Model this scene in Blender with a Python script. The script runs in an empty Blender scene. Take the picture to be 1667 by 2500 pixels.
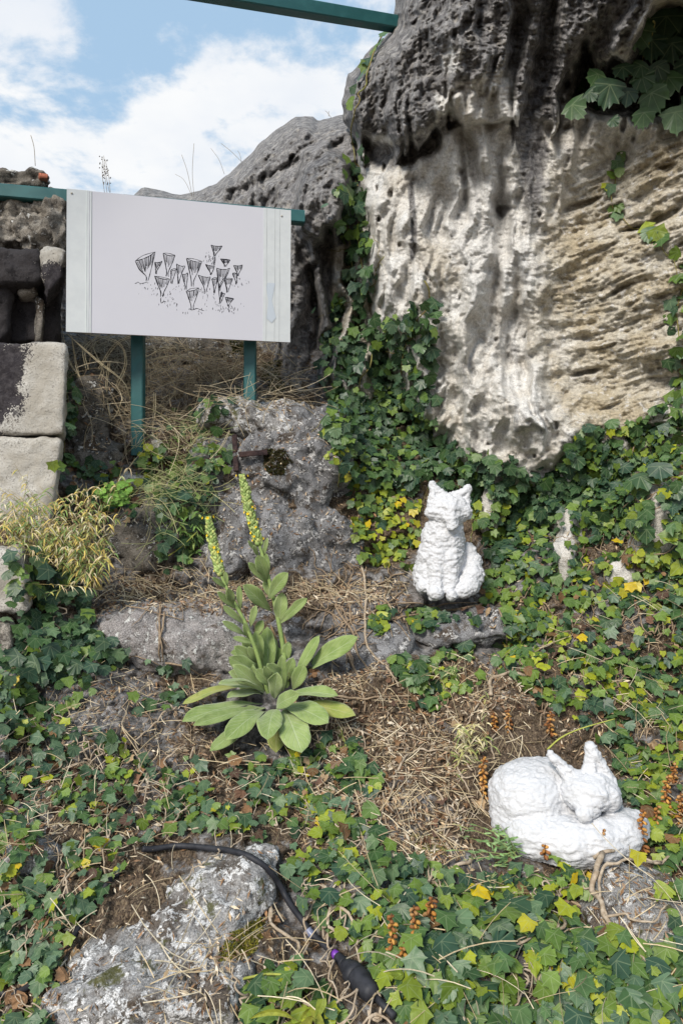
import bpy, math, random
import numpy as np
from mathutils import Vector, Matrix, Euler
from mathutils.bvhtree import BVHTree

random.seed(7); np.random.seed(7)
scene = bpy.context.scene
COL = scene.collection

# ------------------------------------------------------------------ camera, sky, sun, exposure
EYE = 1.6; FPX = 1700.0; CX, CY = 833.5, 1250.0
PITCH = -math.atan2(60.0, FPX)
cd = bpy.data.cameras.new('camera'); cam = bpy.data.objects.new('camera', cd); COL.objects.link(cam)
cd.sensor_fit = 'VERTICAL'; cd.sensor_height = 36.0; cd.lens = 36.0 * FPX / 2500.0
cd.clip_start = 0.05; cd.clip_end = 500.0
cam.location = (0, 0, EYE); cam.rotation_euler = (math.pi / 2 + PITCH, 0, 0)
scene.camera = cam

SUN_EL, SUN_AZ = math.radians(40), math.radians(-150)      # azimuth from +Y, clockwise
world = bpy.data.worlds.new('World'); scene.world = world; world.use_nodes = True
wt = world.node_tree; wn = wt.nodes; wl = wt.links; wn.clear()
def N(tree, t, **kw):
    n = tree.nodes.new(t)
    for k, v in kw.items():
        if k.startswith('i_'):
            key = k[2:]
            key = int(key) if key.isdigit() else key
            n.inputs[key].default_value = v
        else: setattr(n, k, v)
    return n
sky = N(wt, 'ShaderNodeTexSky', sky_type='NISHITA'); sky.sun_disc = False
sky.sun_elevation = SUN_EL; sky.sun_rotation = SUN_AZ; sky.air_density = 1.0; sky.dust_density = 0.6
tc = N(wt, 'ShaderNodeTexCoord'); sep = N(wt, 'ShaderNodeSeparateXYZ'); wl.new(tc.outputs['Generated'], sep.inputs[0])
zc = N(wt, 'ShaderNodeMath', operation='ADD', i_1=0.16); wl.new(sep.outputs['Z'], zc.inputs[0])
zm = N(wt, 'ShaderNodeMath', operation='MAXIMUM', i_1=0.05); wl.new(zc.outputs[0], zm.inputs[0])
dx = N(wt, 'ShaderNodeMath', operation='DIVIDE'); dy = N(wt, 'ShaderNodeMath', operation='DIVIDE')
wl.new(sep.outputs['X'], dx.inputs[0]); wl.new(zm.outputs[0], dx.inputs[1]); wl.new(sep.outputs['Y'], dy.inputs[0]); wl.new(zm.outputs[0], dy.inputs[1])
cmb = N(wt, 'ShaderNodeCombineXYZ'); wl.new(dx.outputs[0], cmb.inputs[0]); wl.new(dy.outputs[0], cmb.inputs[1])
cn = N(wt, 'ShaderNodeTexNoise', i_Scale=3.1, i_Detail=11.0, i_Roughness=0.6, i_Distortion=0.15); wl.new(cmb.outputs[0], cn.inputs['Vector'])
off = N(wt, 'ShaderNodeVectorMath', operation='ADD'); off.inputs[1].default_value = (3.1, 1.7, 0.4)
wl.new(cmb.outputs[0], off.inputs[0]); wl.new(off.outputs[0], cn.inputs['Vector'])
# more cloud near the horizon
hz = N(wt, 'ShaderNodeMapRange', i_1=0.25, i_2=0.62, i_3=0.22, i_4=0.0); wl.new(sep.outputs['Z'], hz.inputs[0])
ad = N(wt, 'ShaderNodeMath', operation='ADD'); wl.new(cn.outputs['Fac'], ad.inputs[0]); wl.new(hz.outputs[0], ad.inputs[1])
cr = N(wt, 'ShaderNodeMapRange', interpolation_type='SMOOTHSTEP', i_1=0.55, i_2=0.68, i_3=0.0, i_4=1.0); wl.new(ad.outputs[0], cr.inputs[0])
cn2 = N(wt, 'ShaderNodeTexNoise', i_Scale=4.0, i_Detail=6.0, i_Roughness=0.5); wl.new(off.outputs[0], cn2.inputs['Vector'])
ccr = N(wt, 'ShaderNodeMapRange', i_1=0.3, i_2=0.65, i_3=0.0, i_4=1.0); wl.new(cn2.outputs['Fac'], ccr.inputs[0])
cc = N(wt, 'ShaderNodeMix', data_type='RGBA'); cc.inputs[6].default_value = (6.1, 6.5, 7.1, 1); cc.inputs[7].default_value = (7.3, 7.4, 7.5, 1)
wl.new(ccr.outputs[0], cc.inputs[0])
sk2 = N(wt, 'ShaderNodeMix', data_type='RGBA', i_0=0.8); sk2.inputs[7].default_value = (3.5, 5.1, 6.8, 1)
wl.new(sky.outputs[0], sk2.inputs[6])
mx = N(wt, 'ShaderNodeMix', data_type='RGBA'); wl.new(cr.outputs[0], mx.inputs[0]); wl.new(sk2.outputs[2], mx.inputs[6]); wl.new(cc.outputs[2], mx.inputs[7])
bg = N(wt, 'ShaderNodeBackground', i_Strength=0.08); wl.new(mx.outputs[2], bg.inputs[0])
wo = N(wt, 'ShaderNodeOutputWorld'); wl.new(bg.outputs[0], wo.inputs[0])

sd_ = bpy.data.lights.new('sun', 'SUN'); sd_.energy = 2.6; sd_.angle = math.radians(18); sd_.color = (1.0, 0.93, 0.83)
sun = bpy.data.objects.new('sun', sd_); COL.objects.link(sun)
sdir = Vector((math.sin(SUN_AZ) * math.cos(SUN_EL), math.cos(SUN_AZ) * math.cos(SUN_EL), math.sin(SUN_EL)))
sun.rotation_euler = sdir.to_track_quat('Z', 'Y').to_euler(); sun.location = (0, 0, 8)
scene.view_settings.view_transform = 'Standard'; scene.view_settings.look = 'None'
scene.view_settings.exposure = 0.72; scene.view_settings.gamma = 1.0; scene.view_settings.use_curve_mapping = False
scene.render.engine = 'CYCLES'
scene.cycles.max_bounces = 5; scene.cycles.diffuse_bounces = 3; scene.cycles.transparent_max_bounces = 6
try: scene.cycles.use_denoising = True
except Exception: pass

# ------------------------------------------------------------------ helpers
cp, sp = math.cos(PITCH), math.sin(PITCH)
def ray(px, py):
    a = (np.asarray(px, float) - CX) / FPX; b = (CY - np.asarray(py, float)) / FPX
    d = np.stack([a + 0 * b, cp - b * sp + 0 * a, sp + b * cp + 0 * a], -1)
    return d / d[..., 1:2]
def P(px, py, Y):                       # photo pixel + real distance -> world point
    r = ray(px, py) * np.asarray(Y, float)[..., None]
    r[..., 2] += EYE
    return r
def V(px, py, Y): return Vector(P(px, py, Y).tolist())
def proj(w):
    w = np.asarray(w, float); x, y, z = w[..., 0], w[..., 1], w[..., 2] - EYE
    f = y * cp + z * sp; u = -y * sp + z * cp
    return CX + FPX * x / f, CY - FPX * u / f

_perm = np.random.RandomState(3).permutation(256); _perm = np.concatenate([_perm, _perm, _perm]).astype(np.int32)
_g = np.random.RandomState(5).normal(size=(256, 3)); _g /= np.linalg.norm(_g, axis=1)[:, None]; _g = _g.astype(np.float32)
def noise(p):
    p = np.asarray(p, np.float32); i = np.floor(p).astype(np.int32); f = p - i; i &= 255
    u = f * f * f * (f * (f * 6 - 15) + 10)
    def g(a, b, c):
        h = _perm[_perm[_perm[i[..., 0] + a] + i[..., 1] + b] + i[..., 2] + c]
        gr = _g[h]
        return gr[..., 0] * (f[..., 0] - a) + gr[..., 1] * (f[..., 1] - b) + gr[..., 2] * (f[..., 2] - c)
    x, y, z = u[..., 0], u[..., 1], u[..., 2]
    l = lambda a, b, t: a + (b - a) * t
    return 1.5 * l(l(l(g(0,0,0), g(1,0,0), x), l(g(0,1,0), g(1,1,0), x), y), l(l(g(0,0,1), g(1,0,1), x), l(g(0,1,1), g(1,1,1), x), y), z)
def fbm(p, o=4, gain=0.5, lac=2.03):
    s = 0; a = 1.0
    for k in range(o): s = s + a * noise(np.asarray(p) * lac ** k + 13.7 * k); a *= gain
    return s
def ridge(p, o=3, gain=0.5):
    s = 0; a = 1.0
    for k in range(o): s = s + a * (1 - np.abs(noise(np.asarray(p) * 2.03 ** k + 7.3 * k)) * 2.2); a *= gain
    return s
def sstep(a, b, x):
    t = np.clip((x - a) / (b - a), 0, 1); return t * t * (3 - 2 * t)
def sc(w, sx, sy, sz): return np.asarray(w) * np.array([sx, sy, sz])

def tps(pts):                           # smooth surface through (u, v, value) control points
    c = np.array([[p[0], p[1]] for p in pts], float) / 1000; val = np.array([p[2] for p in pts], float)
    def k(r2): return 0.5 * r2 * np.log(r2 + 1e-12)
    n = len(c); d = ((c[:, None] - c[None]) ** 2).sum(-1)
    A = np.zeros((n + 3, n + 3)); A[:n, :n] = k(d) + np.eye(n) * 0.002; A[:n, n] = 1; A[:n, n + 1:] = c; A[n, :n] = 1; A[n + 1:, :n] = c.T
    s = np.linalg.solve(A, np.concatenate([val, [0, 0, 0]]))
    def f(u, v):
        u = np.asarray(u, float) / 1000; v = np.asarray(v, float) / 1000
        out = s[n] + s[n + 1] * u + s[n + 2] * v
        for i in range(n): out = out + s[i] * k((u - c[i, 0]) ** 2 + (v - c[i, 1]) ** 2)
        return out
    return f
def polysd(u, v, poly):                 # signed distance in pixels, positive inside; also nearest point
    pl = np.array(poly, float); best = np.full(u.shape, 1e18); ins = np.zeros(u.shape, bool)
    nx = np.zeros(u.shape); ny = np.zeros(u.shape)
    for a, b in zip(pl, np.roll(pl, -1, 0)):
        e = b - a; t = np.clip(((u - a[0]) * e[0] + (v - a[1]) * e[1]) / max(e @ e, 1e-9), 0, 1)
        qx, qy = a[0] + t * e[0], a[1] + t * e[1]; d = (u - qx) ** 2 + (v - qy) ** 2
        m = d < best; best = np.where(m, d, best); nx = np.where(m, qx, nx); ny = np.where(m, qy, ny)
        c = ((a[1] > v) != (b[1] > v)); xs = a[0] + (v - a[1]) * (b[0] - a[0]) / (b[1] - a[1] if b[1] != a[1] else 1e-9)
        ins ^= c & (u < xs)
    return np.where(ins, 1, -1) * np.sqrt(best), nx, ny
def roughpoly(poly, step=9, amp=5, seed=0.0):
    out = []; pl = np.array(poly, float); s = 0
    for a, b in zip(pl, np.roll(pl, -1, 0)):
        L = np.linalg.norm(b - a); n = max(1, int(L / step)); nrm = np.array([-(b - a)[1], (b - a)[0]]) / max(L, 1e-6)
        for k in range(n):
            p = a + (b - a) * k / n; q = np.array([p[0] / 38, p[1] / 38, seed])
            out.append(p + nrm * amp * float(fbm(q[None], 3)[0]))
    return out

def mesh_np(name, verts, faces, smooth=True, color=None, uv=None):
    """faces: int array (n,3) or (n,4)."""
    verts = np.asarray(verts, np.float32); faces = np.asarray(faces, np.int32); me = bpy.data.meshes.new(name)
    n, k = faces.shape
    me.vertices.add(len(verts)); me.vertices.foreach_set('co', verts.ravel())
    me.loops.add(n * k); me.loops.foreach_set('vertex_index', faces.ravel())
    me.polygons.add(n); me.polygons.foreach_set('loop_start', np.arange(0, n * k, k, dtype=np.int32))
    if color is not None:
        a = me.color_attributes.new('Col', 'FLOAT_COLOR', 'POINT'); c = np.ones((len(verts), 4), np.float32); c[:, :color.shape[1]] = color
        a.data.foreach_set('color', c.ravel())
    if uv is not None:
        l = me.uv_layers.new(name='UVMap'); l.data.foreach_set('uv', np.asarray(uv, np.float32)[faces.ravel()].ravel())
    me.update(calc_edges=True); me.validate()
    (me.shade_smooth if smooth else me.shade_flat)()
    return me
def obj(name, me, mat=None, parent=None, loc=None):
    o = bpy.data.objects.new(name, me); COL.objects.link(o)
    if mat is not None and me is not None and len(me.materials) == 0: me.materials.append(mat)
    if parent is not None:
        o.parent = parent
        if loc is None: o.location = -parent.location
    if loc is not None: o.location = loc
    return o
def tag(o, label=None, cat=None, group=None, kind=None):
    if label: o['label'] = label
    if cat: o['category'] = cat
    if group: o['group'] = group
    if kind: o['kind'] = kind
    return o
def thing(name, label, cat, loc=(0, 0, 0), group=None):
    o = bpy.data.objects.new(name, None); COL.objects.link(o); o.location = loc; o.empty_display_size = 0.05
    return tag(o, label, cat, group)
SURF = []                                # (verts, tri faces) of everything leaves can lie on
def remember(v, f):
    f = np.asarray(f)
    if f.shape[1] == 4: f = np.concatenate([f[:, :3], f[:, [0, 2, 3]]])
    SURF.append((np.asarray(v), f))

class MB:                                # collects pieces into one mesh
    def __init__(s): s.v = []; s.f = []; s.c = []; s.u = []; s.n = 0
    def add(s, v, f, c=None, uv=None):
        v = np.asarray(v, float); f = np.asarray(f, int)
        if f.shape[1] == 3: f = np.concatenate([f, f[:, 2:3]], 1)      # quads with repeated last -> split later
        s.v.append(v); s.f.append(f + s.n); s.n += len(v)
        s.c.append(np.tile(np.array(c if c is not None else (1, 1, 1, 0), float), (len(v), 1)) if c is None or np.ndim(c) == 1 else np.asarray(c, float))
        s.u.append(np.zeros((len(v), 2)) if uv is None else np.asarray(uv))
    def mesh(s, name, smooth=True):
        v = np.concatenate(s.v); f = np.concatenate(s.f); c = np.concatenate(s.c); u = np.concatenate(s.u)
        q = f[:, 2] != f[:, 3]
        t = np.concatenate([f[:, :3], f[q][:, [0, 2, 3]]])
        return mesh_np(name, v, t, smooth, c, u)
def tube(path, rad, sides=6, caps=True):
    p = np.asarray(path, float); n = len(p); r = np.broadcast_to(np.asarray(rad, float), (n,))
    t = np.gradient(p, axis=0); t /= np.linalg.norm(t, axis=1)[:, None] + 1e-12
    ref = np.array([0.13, 0.27, 0.95]); 
    if abs(t[0] @ ref) > 0.9: ref = np.array([1.0, 0.1, 0])
    a = ref - t[0] * (t[0] @ ref); a /= np.linalg.norm(a); vs = []
    for i in range(n):
        a = a - t[i] * (a @ t[i]); a /= np.linalg.norm(a) + 1e-12; b = np.cross(t[i], a)
        ang = np.arange(sides) * 2 * math.pi / sides
        vs.append(p[i] + r[i] * (np.cos(ang)[:, None] * a + np.sin(ang)[:, None] * b))
    v = np.concatenate(vs); f = []
    for i in range(n - 1):
        for k in range(sides):
            k2 = (k + 1) % sides; f.append((i * sides + k, i * sides + k2, (i + 1) * sides + k2, (i + 1) * sides + k))
    if caps:
        v = np.concatenate([v, p[:1], p[-1:]]); c0 = n * sides
        for k in range(sides):
            k2 = (k + 1) % sides; f.append((c0, k2, k, k)); f.append((c0 + 1, (n - 1) * sides + k, (n - 1) * sides + k2, (n - 1) * sides + k2))
    return v, np.array(f)
def spline(pts, n):                      # Catmull-Rom
    p = np.asarray(pts, float); p = np.concatenate([[2 * p[0] - p[1]], p, [2 * p[-1] - p[-2]]]); m = len(p) - 3
    out = []
    for s in np.linspace(0, m, n):
        i = min(int(s), m - 1); t = s - i; a, b, c, d = p[i:i + 4]
        out.append(0.5 * ((2 * b) + (c - a) * t + (2 * a - 5 * b + 4 * c - d) * t ** 2 + (-a + 3 * b - 3 * c + d) * t ** 3))
    return np.array(out)

def nets(fn, lo, hi, h):                 # naive surface nets of a signed distance function
    lo = np.array(lo, float); hi = np.array(hi, float); n = np.ceil((hi - lo) / h).astype(int) + 1
    ax = [lo[i] + h * np.arange(n[i]) for i in range(3)]
    G = np.stack(np.meshgrid(*ax, indexing='ij'), -1); F = fn(G).astype(np.float32); S = F < 0
    c = np.zeros(tuple(n - 1), np.int32); acc = np.zeros(tuple(n - 1) + (3,), np.float32)
    X = np.stack(np.meshgrid(*[np.arange(k, dtype=np.float32) for k in n], indexing='ij'), -1)
    for a in range(3):
        sl0 = [slice(None)] * 3; sl1 = [slice(None)] * 3; sl0[a] = slice(0, -1); sl1[a] = slice(1, None)
        f0 = F[tuple(sl0)]; f1 = F[tuple(sl1)]; cr_ = (f0 < 0) != (f1 < 0); t = np.where(cr_, f0 / (f0 - f1 + 1e-20), 0)
        pos = X[tuple(sl0)].copy(); pos[..., a] += t; pos *= cr_[..., None]
        o = [i for i in range(3) if i != a]
        for d0 in (0, 1):
            for d1 in (0, 1):
                s_ = [None] * 3; s_[a] = slice(None); s_[o[0]] = slice(d0, n[o[0]] - 1 + d0); s_[o[1]] = slice(d1, n[o[1]] - 1 + d1)
                c += cr_[tuple(s_)]; acc += pos[tuple(s_)]
    act = c > 0; idx = np.full(act.shape, -1, np.int64); idx[act] = np.arange(act.sum())
    verts = lo + h * (acc[act] / c[act][:, None]); quads = []
    for a in range(3):
        b, d = (a + 1) % 3, (a + 2) % 3
        sl0 = [slice(1, -1)] * 3; sl1 = [slice(1, -1)] * 3; sl0[a] = slice(0, -1); sl1[a] = slice(1, None)
        s0 = S[tuple(sl0)]; s1 = S[tuple(sl1)]; e = np.argwhere(s0 != s1)
        flip = s0[tuple(e.T)]
        off_ = np.ones(3, int); off_[a] = 0; e = e + off_
        def cell(db, dd):
            q = e.copy(); q[:, b] -= db; q[:, d] -= dd; return idx[tuple(q.T)]
        q = np.stack([cell(1, 1), cell(0, 1), cell(0, 0), cell(1, 0)], 1)
        q[~flip] = q[~flip][:, ::-1]; quads.append(q)
    return verts, np.concatenate(quads)
def vnormals(v, f):
    f = np.asarray(f); a = np.cross(v[f[:, 2]] - v[f[:, 0]], v[f[:, -1]] - v[f[:, 1]])
    n = np.zeros_like(v)
    for k in range(f.shape[1]): np.add.at(n, f[:, k], a)
    return n / (np.linalg.norm(n, axis=1)[:, None] + 1e-12)
def smin(a, b, k):
    h = np.clip(0.5 + 0.5 * (b - a) / k, 0, 1); return b + (a - b) * h - k * h * (1 - h)
def s_ell(p, c, r):
    q = (p - np.array(c)) / np.array(r); k0 = np.linalg.norm(q, axis=-1); k1 = np.linalg.norm(q / np.array(r), axis=-1)
    return k0 * (k0 - 1) / (k1 + 1e-9)
def s_cone(p, a, b, ra, rb):             # capsule with two radii
    a = np.array(a, float); b = np.array(b, float); e = b - a; t = np.clip(((p - a) @ e) / (e @ e), 0, 1)
    return np.linalg.norm(p - (a + t[..., None] * e), axis=-1) - (ra + (rb - ra) * t)

# ------------------------------------------------------------------ materials
def newmat(name):
    m = bpy.data.materials.new(name); m.use_nodes = True; t = m.node_tree; t.nodes.clear()
    out = N(t, 'ShaderNodeOutputMaterial'); b = N(t, 'ShaderNodeBsdfPrincipled'); t.links.new(b.outputs[0], out.inputs[0])
    return m, t, b
def tn(t, vec, scale, detail=4, rough=0.55, dist=0.0):
    n = N(t, 'ShaderNodeTexNoise', i_Scale=scale, i_Detail=detail, i_Roughness=rough, i_Distortion=dist)
    if vec is not None: t.links.new(vec, n.inputs['Vector'])
    return n.outputs['Fac']
def rng(t, x, a, b, c=0.0, d=1.0, smooth=True):
    n = N(t, 'ShaderNodeMapRange', i_1=a, i_2=b, i_3=c, i_4=d)
    if smooth: n.interpolation_type = 'SMOOTHSTEP'
    t.links.new(x, n.inputs[0]); return n.outputs[0]
def mixc(t, f, a, b, mode='MIX'):
    n = N(t, 'ShaderNodeMix', data_type='RGBA'); n.blend_type = mode
    for k, s in ((0, f), (6, a), (7, b)):
        if isinstance(s, (int, float)): n.inputs[k].default_value = s
        elif isinstance(s, tuple): n.inputs[k].default_value = s if len(s) == 4 else s + (1,)
        else: t.links.new(s, n.inputs[k])
    return n.outputs[2]
def mth(t, op, a, b=None):
    n = N(t, 'ShaderNodeMath', operation=op)
    for k, s in ((0, a), (1, b)):
        if s is None: continue
        if isinstance(s, (int, float)): n.inputs[k].default_value = s
        else: t.links.new(s, n.inputs[k])
    return n.outputs[0]
def bump(t, b, h, strength=0.5, dist=0.01, prev=None):
    n = N(t, 'ShaderNodeBump', i_Strength=strength, i_Distance=dist); t.links.new(h, n.inputs['Height'])
    if prev is not None: t.links.new(prev, n.inputs['Normal'])
    t.links.new(n.outputs[0], b.inputs['Normal']); return n.outputs[0]
def pos(t): return N(t, 'ShaderNodeNewGeometry').outputs['Position']
def rock_mat(name, base, dark, light, lich=(0.62, 0.62, 0.60), lamt=0.5, damt=0.5, scale=1.0, moss=0.0, speck=0.5, brown=0.0, rough=0.95):
    m, t, b = newmat(name); p = pos(t)
    n1 = tn(t, p, 5 * scale, 8, 0.62, 0.3); n2 = tn(t, p, 22 * scale, 8, 0.65); n3 = tn(t, p, 90 * scale, 5, 0.7); n4 = tn(t, p, 260 * scale, 3, 0.7)
    c = mixc(t, rng(t, n1, 0.35, 0.65), base, light)
    c = mixc(t, rng(t, n2, 0.54 - 0.1 * damt, 0.66 - 0.1 * damt, 0, 0.85), c, dark)
    if brown: c = mixc(t, rng(t, tn(t, p, 9 * scale, 6, 0.6, 0.5), 0.6 - 0.15 * brown, 0.68 - 0.1 * brown, 0, 0.8), c, (0.07, 0.048, 0.03))
    lf = mth(t, 'ADD', mth(t, 'MULTIPLY', n2, 0.55), mth(t, 'MULTIPLY', tn(t, p, 60 * scale, 6, 0.75, 0.4), 0.45))
    c = mixc(t, rng(t, lf, 0.60 - 0.11 * lamt, 0.635 - 0.11 * lamt, 0, 0.9), c, lich)
    sp_ = rng(t, n4, 0.35, 0.68, 1 - speck, 1 + speck, False)
    c = mixc(t, 1.0, c, sp_, 'MULTIPLY') if False else c
    v = N(t, 'ShaderNodeVectorMath', operation='SCALE'); t.links.new(c, v.inputs[0]); t.links.new(sp_, v.inputs['Scale']); c = v.outputs[0]
    if moss: c = mixc(t, rng(t, tn(t, p, 12 * scale, 5, 0.7), 0.66 - 0.16 * moss, 0.72 - 0.14 * moss, 0, 0.85), c, (0.075, 0.075, 0.015))
    t.links.new(c, b.inputs['Base Color']); b.inputs['Roughness'].default_value = rough; b.inputs['Specular IOR Level'].default_value = 0.25
    x = bump(t, b, n2, 0.6, 0.02); x = bump(t, b, n3, 0.8, 0.006, x); bump(t, b, n4, 0.6, 0.002, x)
    return m
M_boulder = rock_mat('grey_lichened_rock', (0.16, 0.157, 0.16), (0.045, 0.042, 0.04), (0.27, 0.27, 0.28), lich=(0.52, 0.51, 0.50), lamt=0.62, damt=0.75, brown=0.45, speck=0.6, scale=1.3)
M_pinkrock = rock_mat('pale_grey_rock', (0.27, 0.25, 0.245), (0.10, 0.09, 0.085), (0.37, 0.345, 0.335), lamt=0.6, damt=0.6, brown=0.2, speck=0.7, scale=1.4)
M_lichenrock = rock_mat('white_lichened_rock', (0.24, 0.23, 0.22), (0.07, 0.058, 0.045), (0.34, 0.335, 0.335), lich=(0.66, 0.655, 0.65), lamt=0.85, damt=0.8, brown=0.7, moss=0.5)
M_darkstone = rock_mat('black_crusted_stone', (0.038, 0.034, 0.036), (0.02, 0.018, 0.02), (0.055, 0.05, 0.052), lich=(0.35, 0.34, 0.33), lamt=-0.15, damt=0.3, speck=0.25)
M_duskrock = rock_mat('weathered_brown_grey_rock', (0.13, 0.117, 0.10), (0.035, 0.03, 0.027), (0.22, 0.20, 0.175), lamt=0.4, damt=0.7, brown=0.4)
M_palestone = rock_mat('pale_limestone', (0.42, 0.395, 0.35), (0.2, 0.18, 0.16), (0.55, 0.53, 0.49), lamt=0.3, damt=0.1, speck=0.35)
M_rubble = rock_mat('rough_rubble_mortar', (0.24, 0.215, 0.18), (0.07, 0.06, 0.05), (0.34, 0.31, 0.27), lamt=0.2, damt=0.6)
M_whiterock = rock_mat('chalky_white_rock', (0.5, 0.47, 0.42), (0.3, 0.26, 0.21), (0.62, 0.6, 0.57), lamt=0.4, damt=0.0, speck=0.3)
# ------------------------------------------------------------------ cliff material (Col: r = grey crust, plus darker undercut and hollow, g = ochre, b = chalk)
def cliff_mat():
    m, t, b = newmat('tufa_cliff'); p = pos(t)
    at = N(t, 'ShaderNodeAttribute', attribute_name='Col'); s = N(t, 'ShaderNodeSeparateColor'); t.links.new(at.outputs['Color'], s.inputs[0])
    n1 = tn(t, p, 7, 8, 0.62, 0.3); n2 = tn(t, p, 30, 8, 0.68); n3 = tn(t, p, 110, 5, 0.7); n4 = tn(t, p, 300, 3, 0.7)
    mp = N(t, 'ShaderNodeMapping'); mp.inputs['Scale'].default_value = (9, 9, 70); mp.inputs['Rotation'].default_value = (0, 0.12, 0); t.links.new(p, mp.inputs[0])
    ns = tn(t, mp.outputs[0], 1.0, 7, 0.66, 0.4)
    c = mixc(t, rng(t, n1, 0.36, 0.64), (0.60, 0.57, 0.52), (0.72, 0.71, 0.69))
    c = mixc(t, rng(t, n2, 0.58, 0.70, 0, 0.6), c, (0.30, 0.27, 0.235))
    c = mixc(t, rng(t, tn(t, p, 13, 7, 0.7), 0.55, 0.66, 0, 0.4), c, (0.34, 0.32, 0.30))
    oc = mixc(t, rng(t, n1, 0.38, 0.62), (0.45, 0.385, 0.275), (0.57, 0.53, 0.45))
    oc = mixc(t, rng(t, ns, 0.52, 0.64, 0, 0.6), oc, (0.11, 0.085, 0.06))
    oc = mixc(t, rng(t, n2, 0.56, 0.62, 0, 0.9), oc, (0.66, 0.64, 0.61))
    c = mixc(t, s.outputs[1], c, oc)
    dk = mixc(t, rng(t, n2, 0.38, 0.64), (0.125, 0.121, 0.124), (0.32, 0.31, 0.305))
    dk = mixc(t, rng(t, tn(t, p, 14, 8, 0.75), 0.54, 0.62, 0, 0.75), dk, (0.38, 0.355, 0.32))
    dk = mixc(t, rng(t, n1, 0.56, 0.64, 0, 0.6), dk, (0.085, 0.08, 0.082))
    msk = mth(t, 'ADD', s.outputs[0], mth(t, 'MULTIPLY', mth(t, 'SUBTRACT', n2, 0.5), 1.1))
    c = mixc(t, rng(t, msk, 0.3, 0.72), c, dk)
    c = mixc(t, rng(t, mth(t, 'ADD', s.outputs[2], mth(t, 'SUBTRACT', n2, 0.5)), 0.4, 0.7), c, (0.66, 0.645, 0.62))
    v = N(t, 'ShaderNodeVectorMath', operation='SCALE'); t.links.new(c, v.inputs[0]); t.links.new(rng(t, n3, 0.3, 0.7, 0.62, 1.3, False), v.inputs['Scale'])
    t.links.new(v.outputs[0], b.inputs['Base Color']); b.inputs['Roughness'].default_value = 0.95; b.inputs['Specular IOR Level'].default_value = 0.2
    x = bump(t, b, ns, 0.35, 0.012); x = bump(t, b, n2, 0.7, 0.02, x); x = bump(t, b, n3, 0.8, 0.006, x); bump(t, b, n4, 0.5, 0.002, x)
    return m
M_cliff = cliff_mat()

def axis_(segs):                          # [(start, end, step), ...]
    out = []
    for a, b, s in segs: out.append(np.arange(a, b, s))
    out.append(np.array([segs[-1][1]])); return np.concatenate(out)

def sheet(name, us, vs, D, H, poly=None, rim=0.0, rimr=0.0, color=None, mat=None, kind='structure', rough=5, seed=0.0):
    U, Vv = np.meshgrid(us, vs); nu, nv = len(us), len(vs); U = U.copy(); Vv = Vv.copy()
    keep = np.ones(U.shape, bool); sd = np.full(U.shape, 1e3)
    if poly is not None:
        pl = roughpoly(poly, 9, rough, seed); sd, qx, qy = polysd(U, Vv, pl); keep = sd > 0
        near = (~keep) & (sd > -7.0); U = np.where(near, qx, U); Vv = np.where(near, qy, Vv); keep = keep | near; sd = np.maximum(sd, 0)
    d = D(U, Vv); W = P(U, Vv, d); h = H(U, Vv, W, sd)
    if rim:
        x = np.clip(1 - sd / rimr, 0, 1); d = d + rim * (1 - np.sqrt(np.maximum(1 - x * x, 0)))
    W = P(U, Vv, d - h); idx = np.arange(nu * nv).reshape(nv, nu)
    q = np.stack([idx[:-1, :-1], idx[1:, :-1], idx[1:, 1:], idx[:-1, 1:]], -1); k = keep[:-1, :-1] & keep[1:, :-1] & keep[1:, 1:] & keep[:-1, 1:]
    q = q[k]; v = W.reshape(-1, 3); used = np.zeros(len(v), bool); used[q.ravel()] = True; mp = np.cumsum(used) - 1
    c = None
    if color is not None:
        c = color(U, Vv, W).reshape(-1, 3)[used]
    v = v[used]; q = mp[q]; me = mesh_np(name, v, q, True, c); remember(v, q)
    o = obj(name, me, mat); tag(o, kind=kind)
    return o

# ------------------------------------------------------------------ cliff
CL_D = tps([(850,-400,3.5),(1000,-400,3.0),(1300,-400,2.7),(1667,-400,2.45),(2050,-400,2.3),
 (950,0,3.15),(1100,0,2.85),(1300,0,2.72),(1500,0,2.62),(1667,0,2.5),(2050,0,2.3),
 (850,230,3.25),(960,200,3.0),(1090,180,2.85),(1240,200,2.8),(1450,200,2.85),(1600,200,2.75),(2050,300,2.3),
 (870,400,3.2),(1000,420,3.02),(1130,400,2.91),(1300,400,2.9),(1450,400,2.88),(1600,400,2.75),(1750,450,2.6),
 (900,700,3.2),(1050,700,3.0),(1200,700,2.88),(1300,700,2.88),(1430,700,2.9),(1550,700,2.8),(1667,700,2.68),(2050,700,2.3),
 (940,900,3.25),(1050,900,3.08),(1180,900,2.95),(1300,900,2.9),(1430,900,2.88),(1667,900,2.68),(2050,900,2.3),
 (1050,1060,3.2),(1180,1050,2.97),(1330,1100,2.9),(1500,1050,2.85),(1667,1050,2.68),
 (1050,1300,3.45),(1200,1230,3.22),(1350,1230,3.12),(1500,1250,2.95),(1667,1250,2.75),(2050,1200,2.4),(1300,1450,3.3),(1700,1450,2.9)])
DARK = [(700,-700),(2200,-700),(2200,-60),(1667,10),(1600,20),(1575,60),(1558,110),(1540,140),(1520,132),(1492,120),(1464,155),(1445,120),(1425,105),(1400,150),(1381,216),(1365,270),(1350,290),(1300,300),(1255,240),(1231,130),(1187,190),(1140,212),(1090,205),(1062,225),(1076,290),(1032,340),(960,352),(910,362),(880,345),(855,320),(800,330),(760,200)]
HOLE = [(1381,250),(1384,216),(1400,155),(1425,108),(1464,165),(1490,125),(1530,150),(1560,100),(1600,20),(1660,10),(1760,60),(1900,200),(1800,330),(1667,300),(1560,290),(1450,270)]
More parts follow.
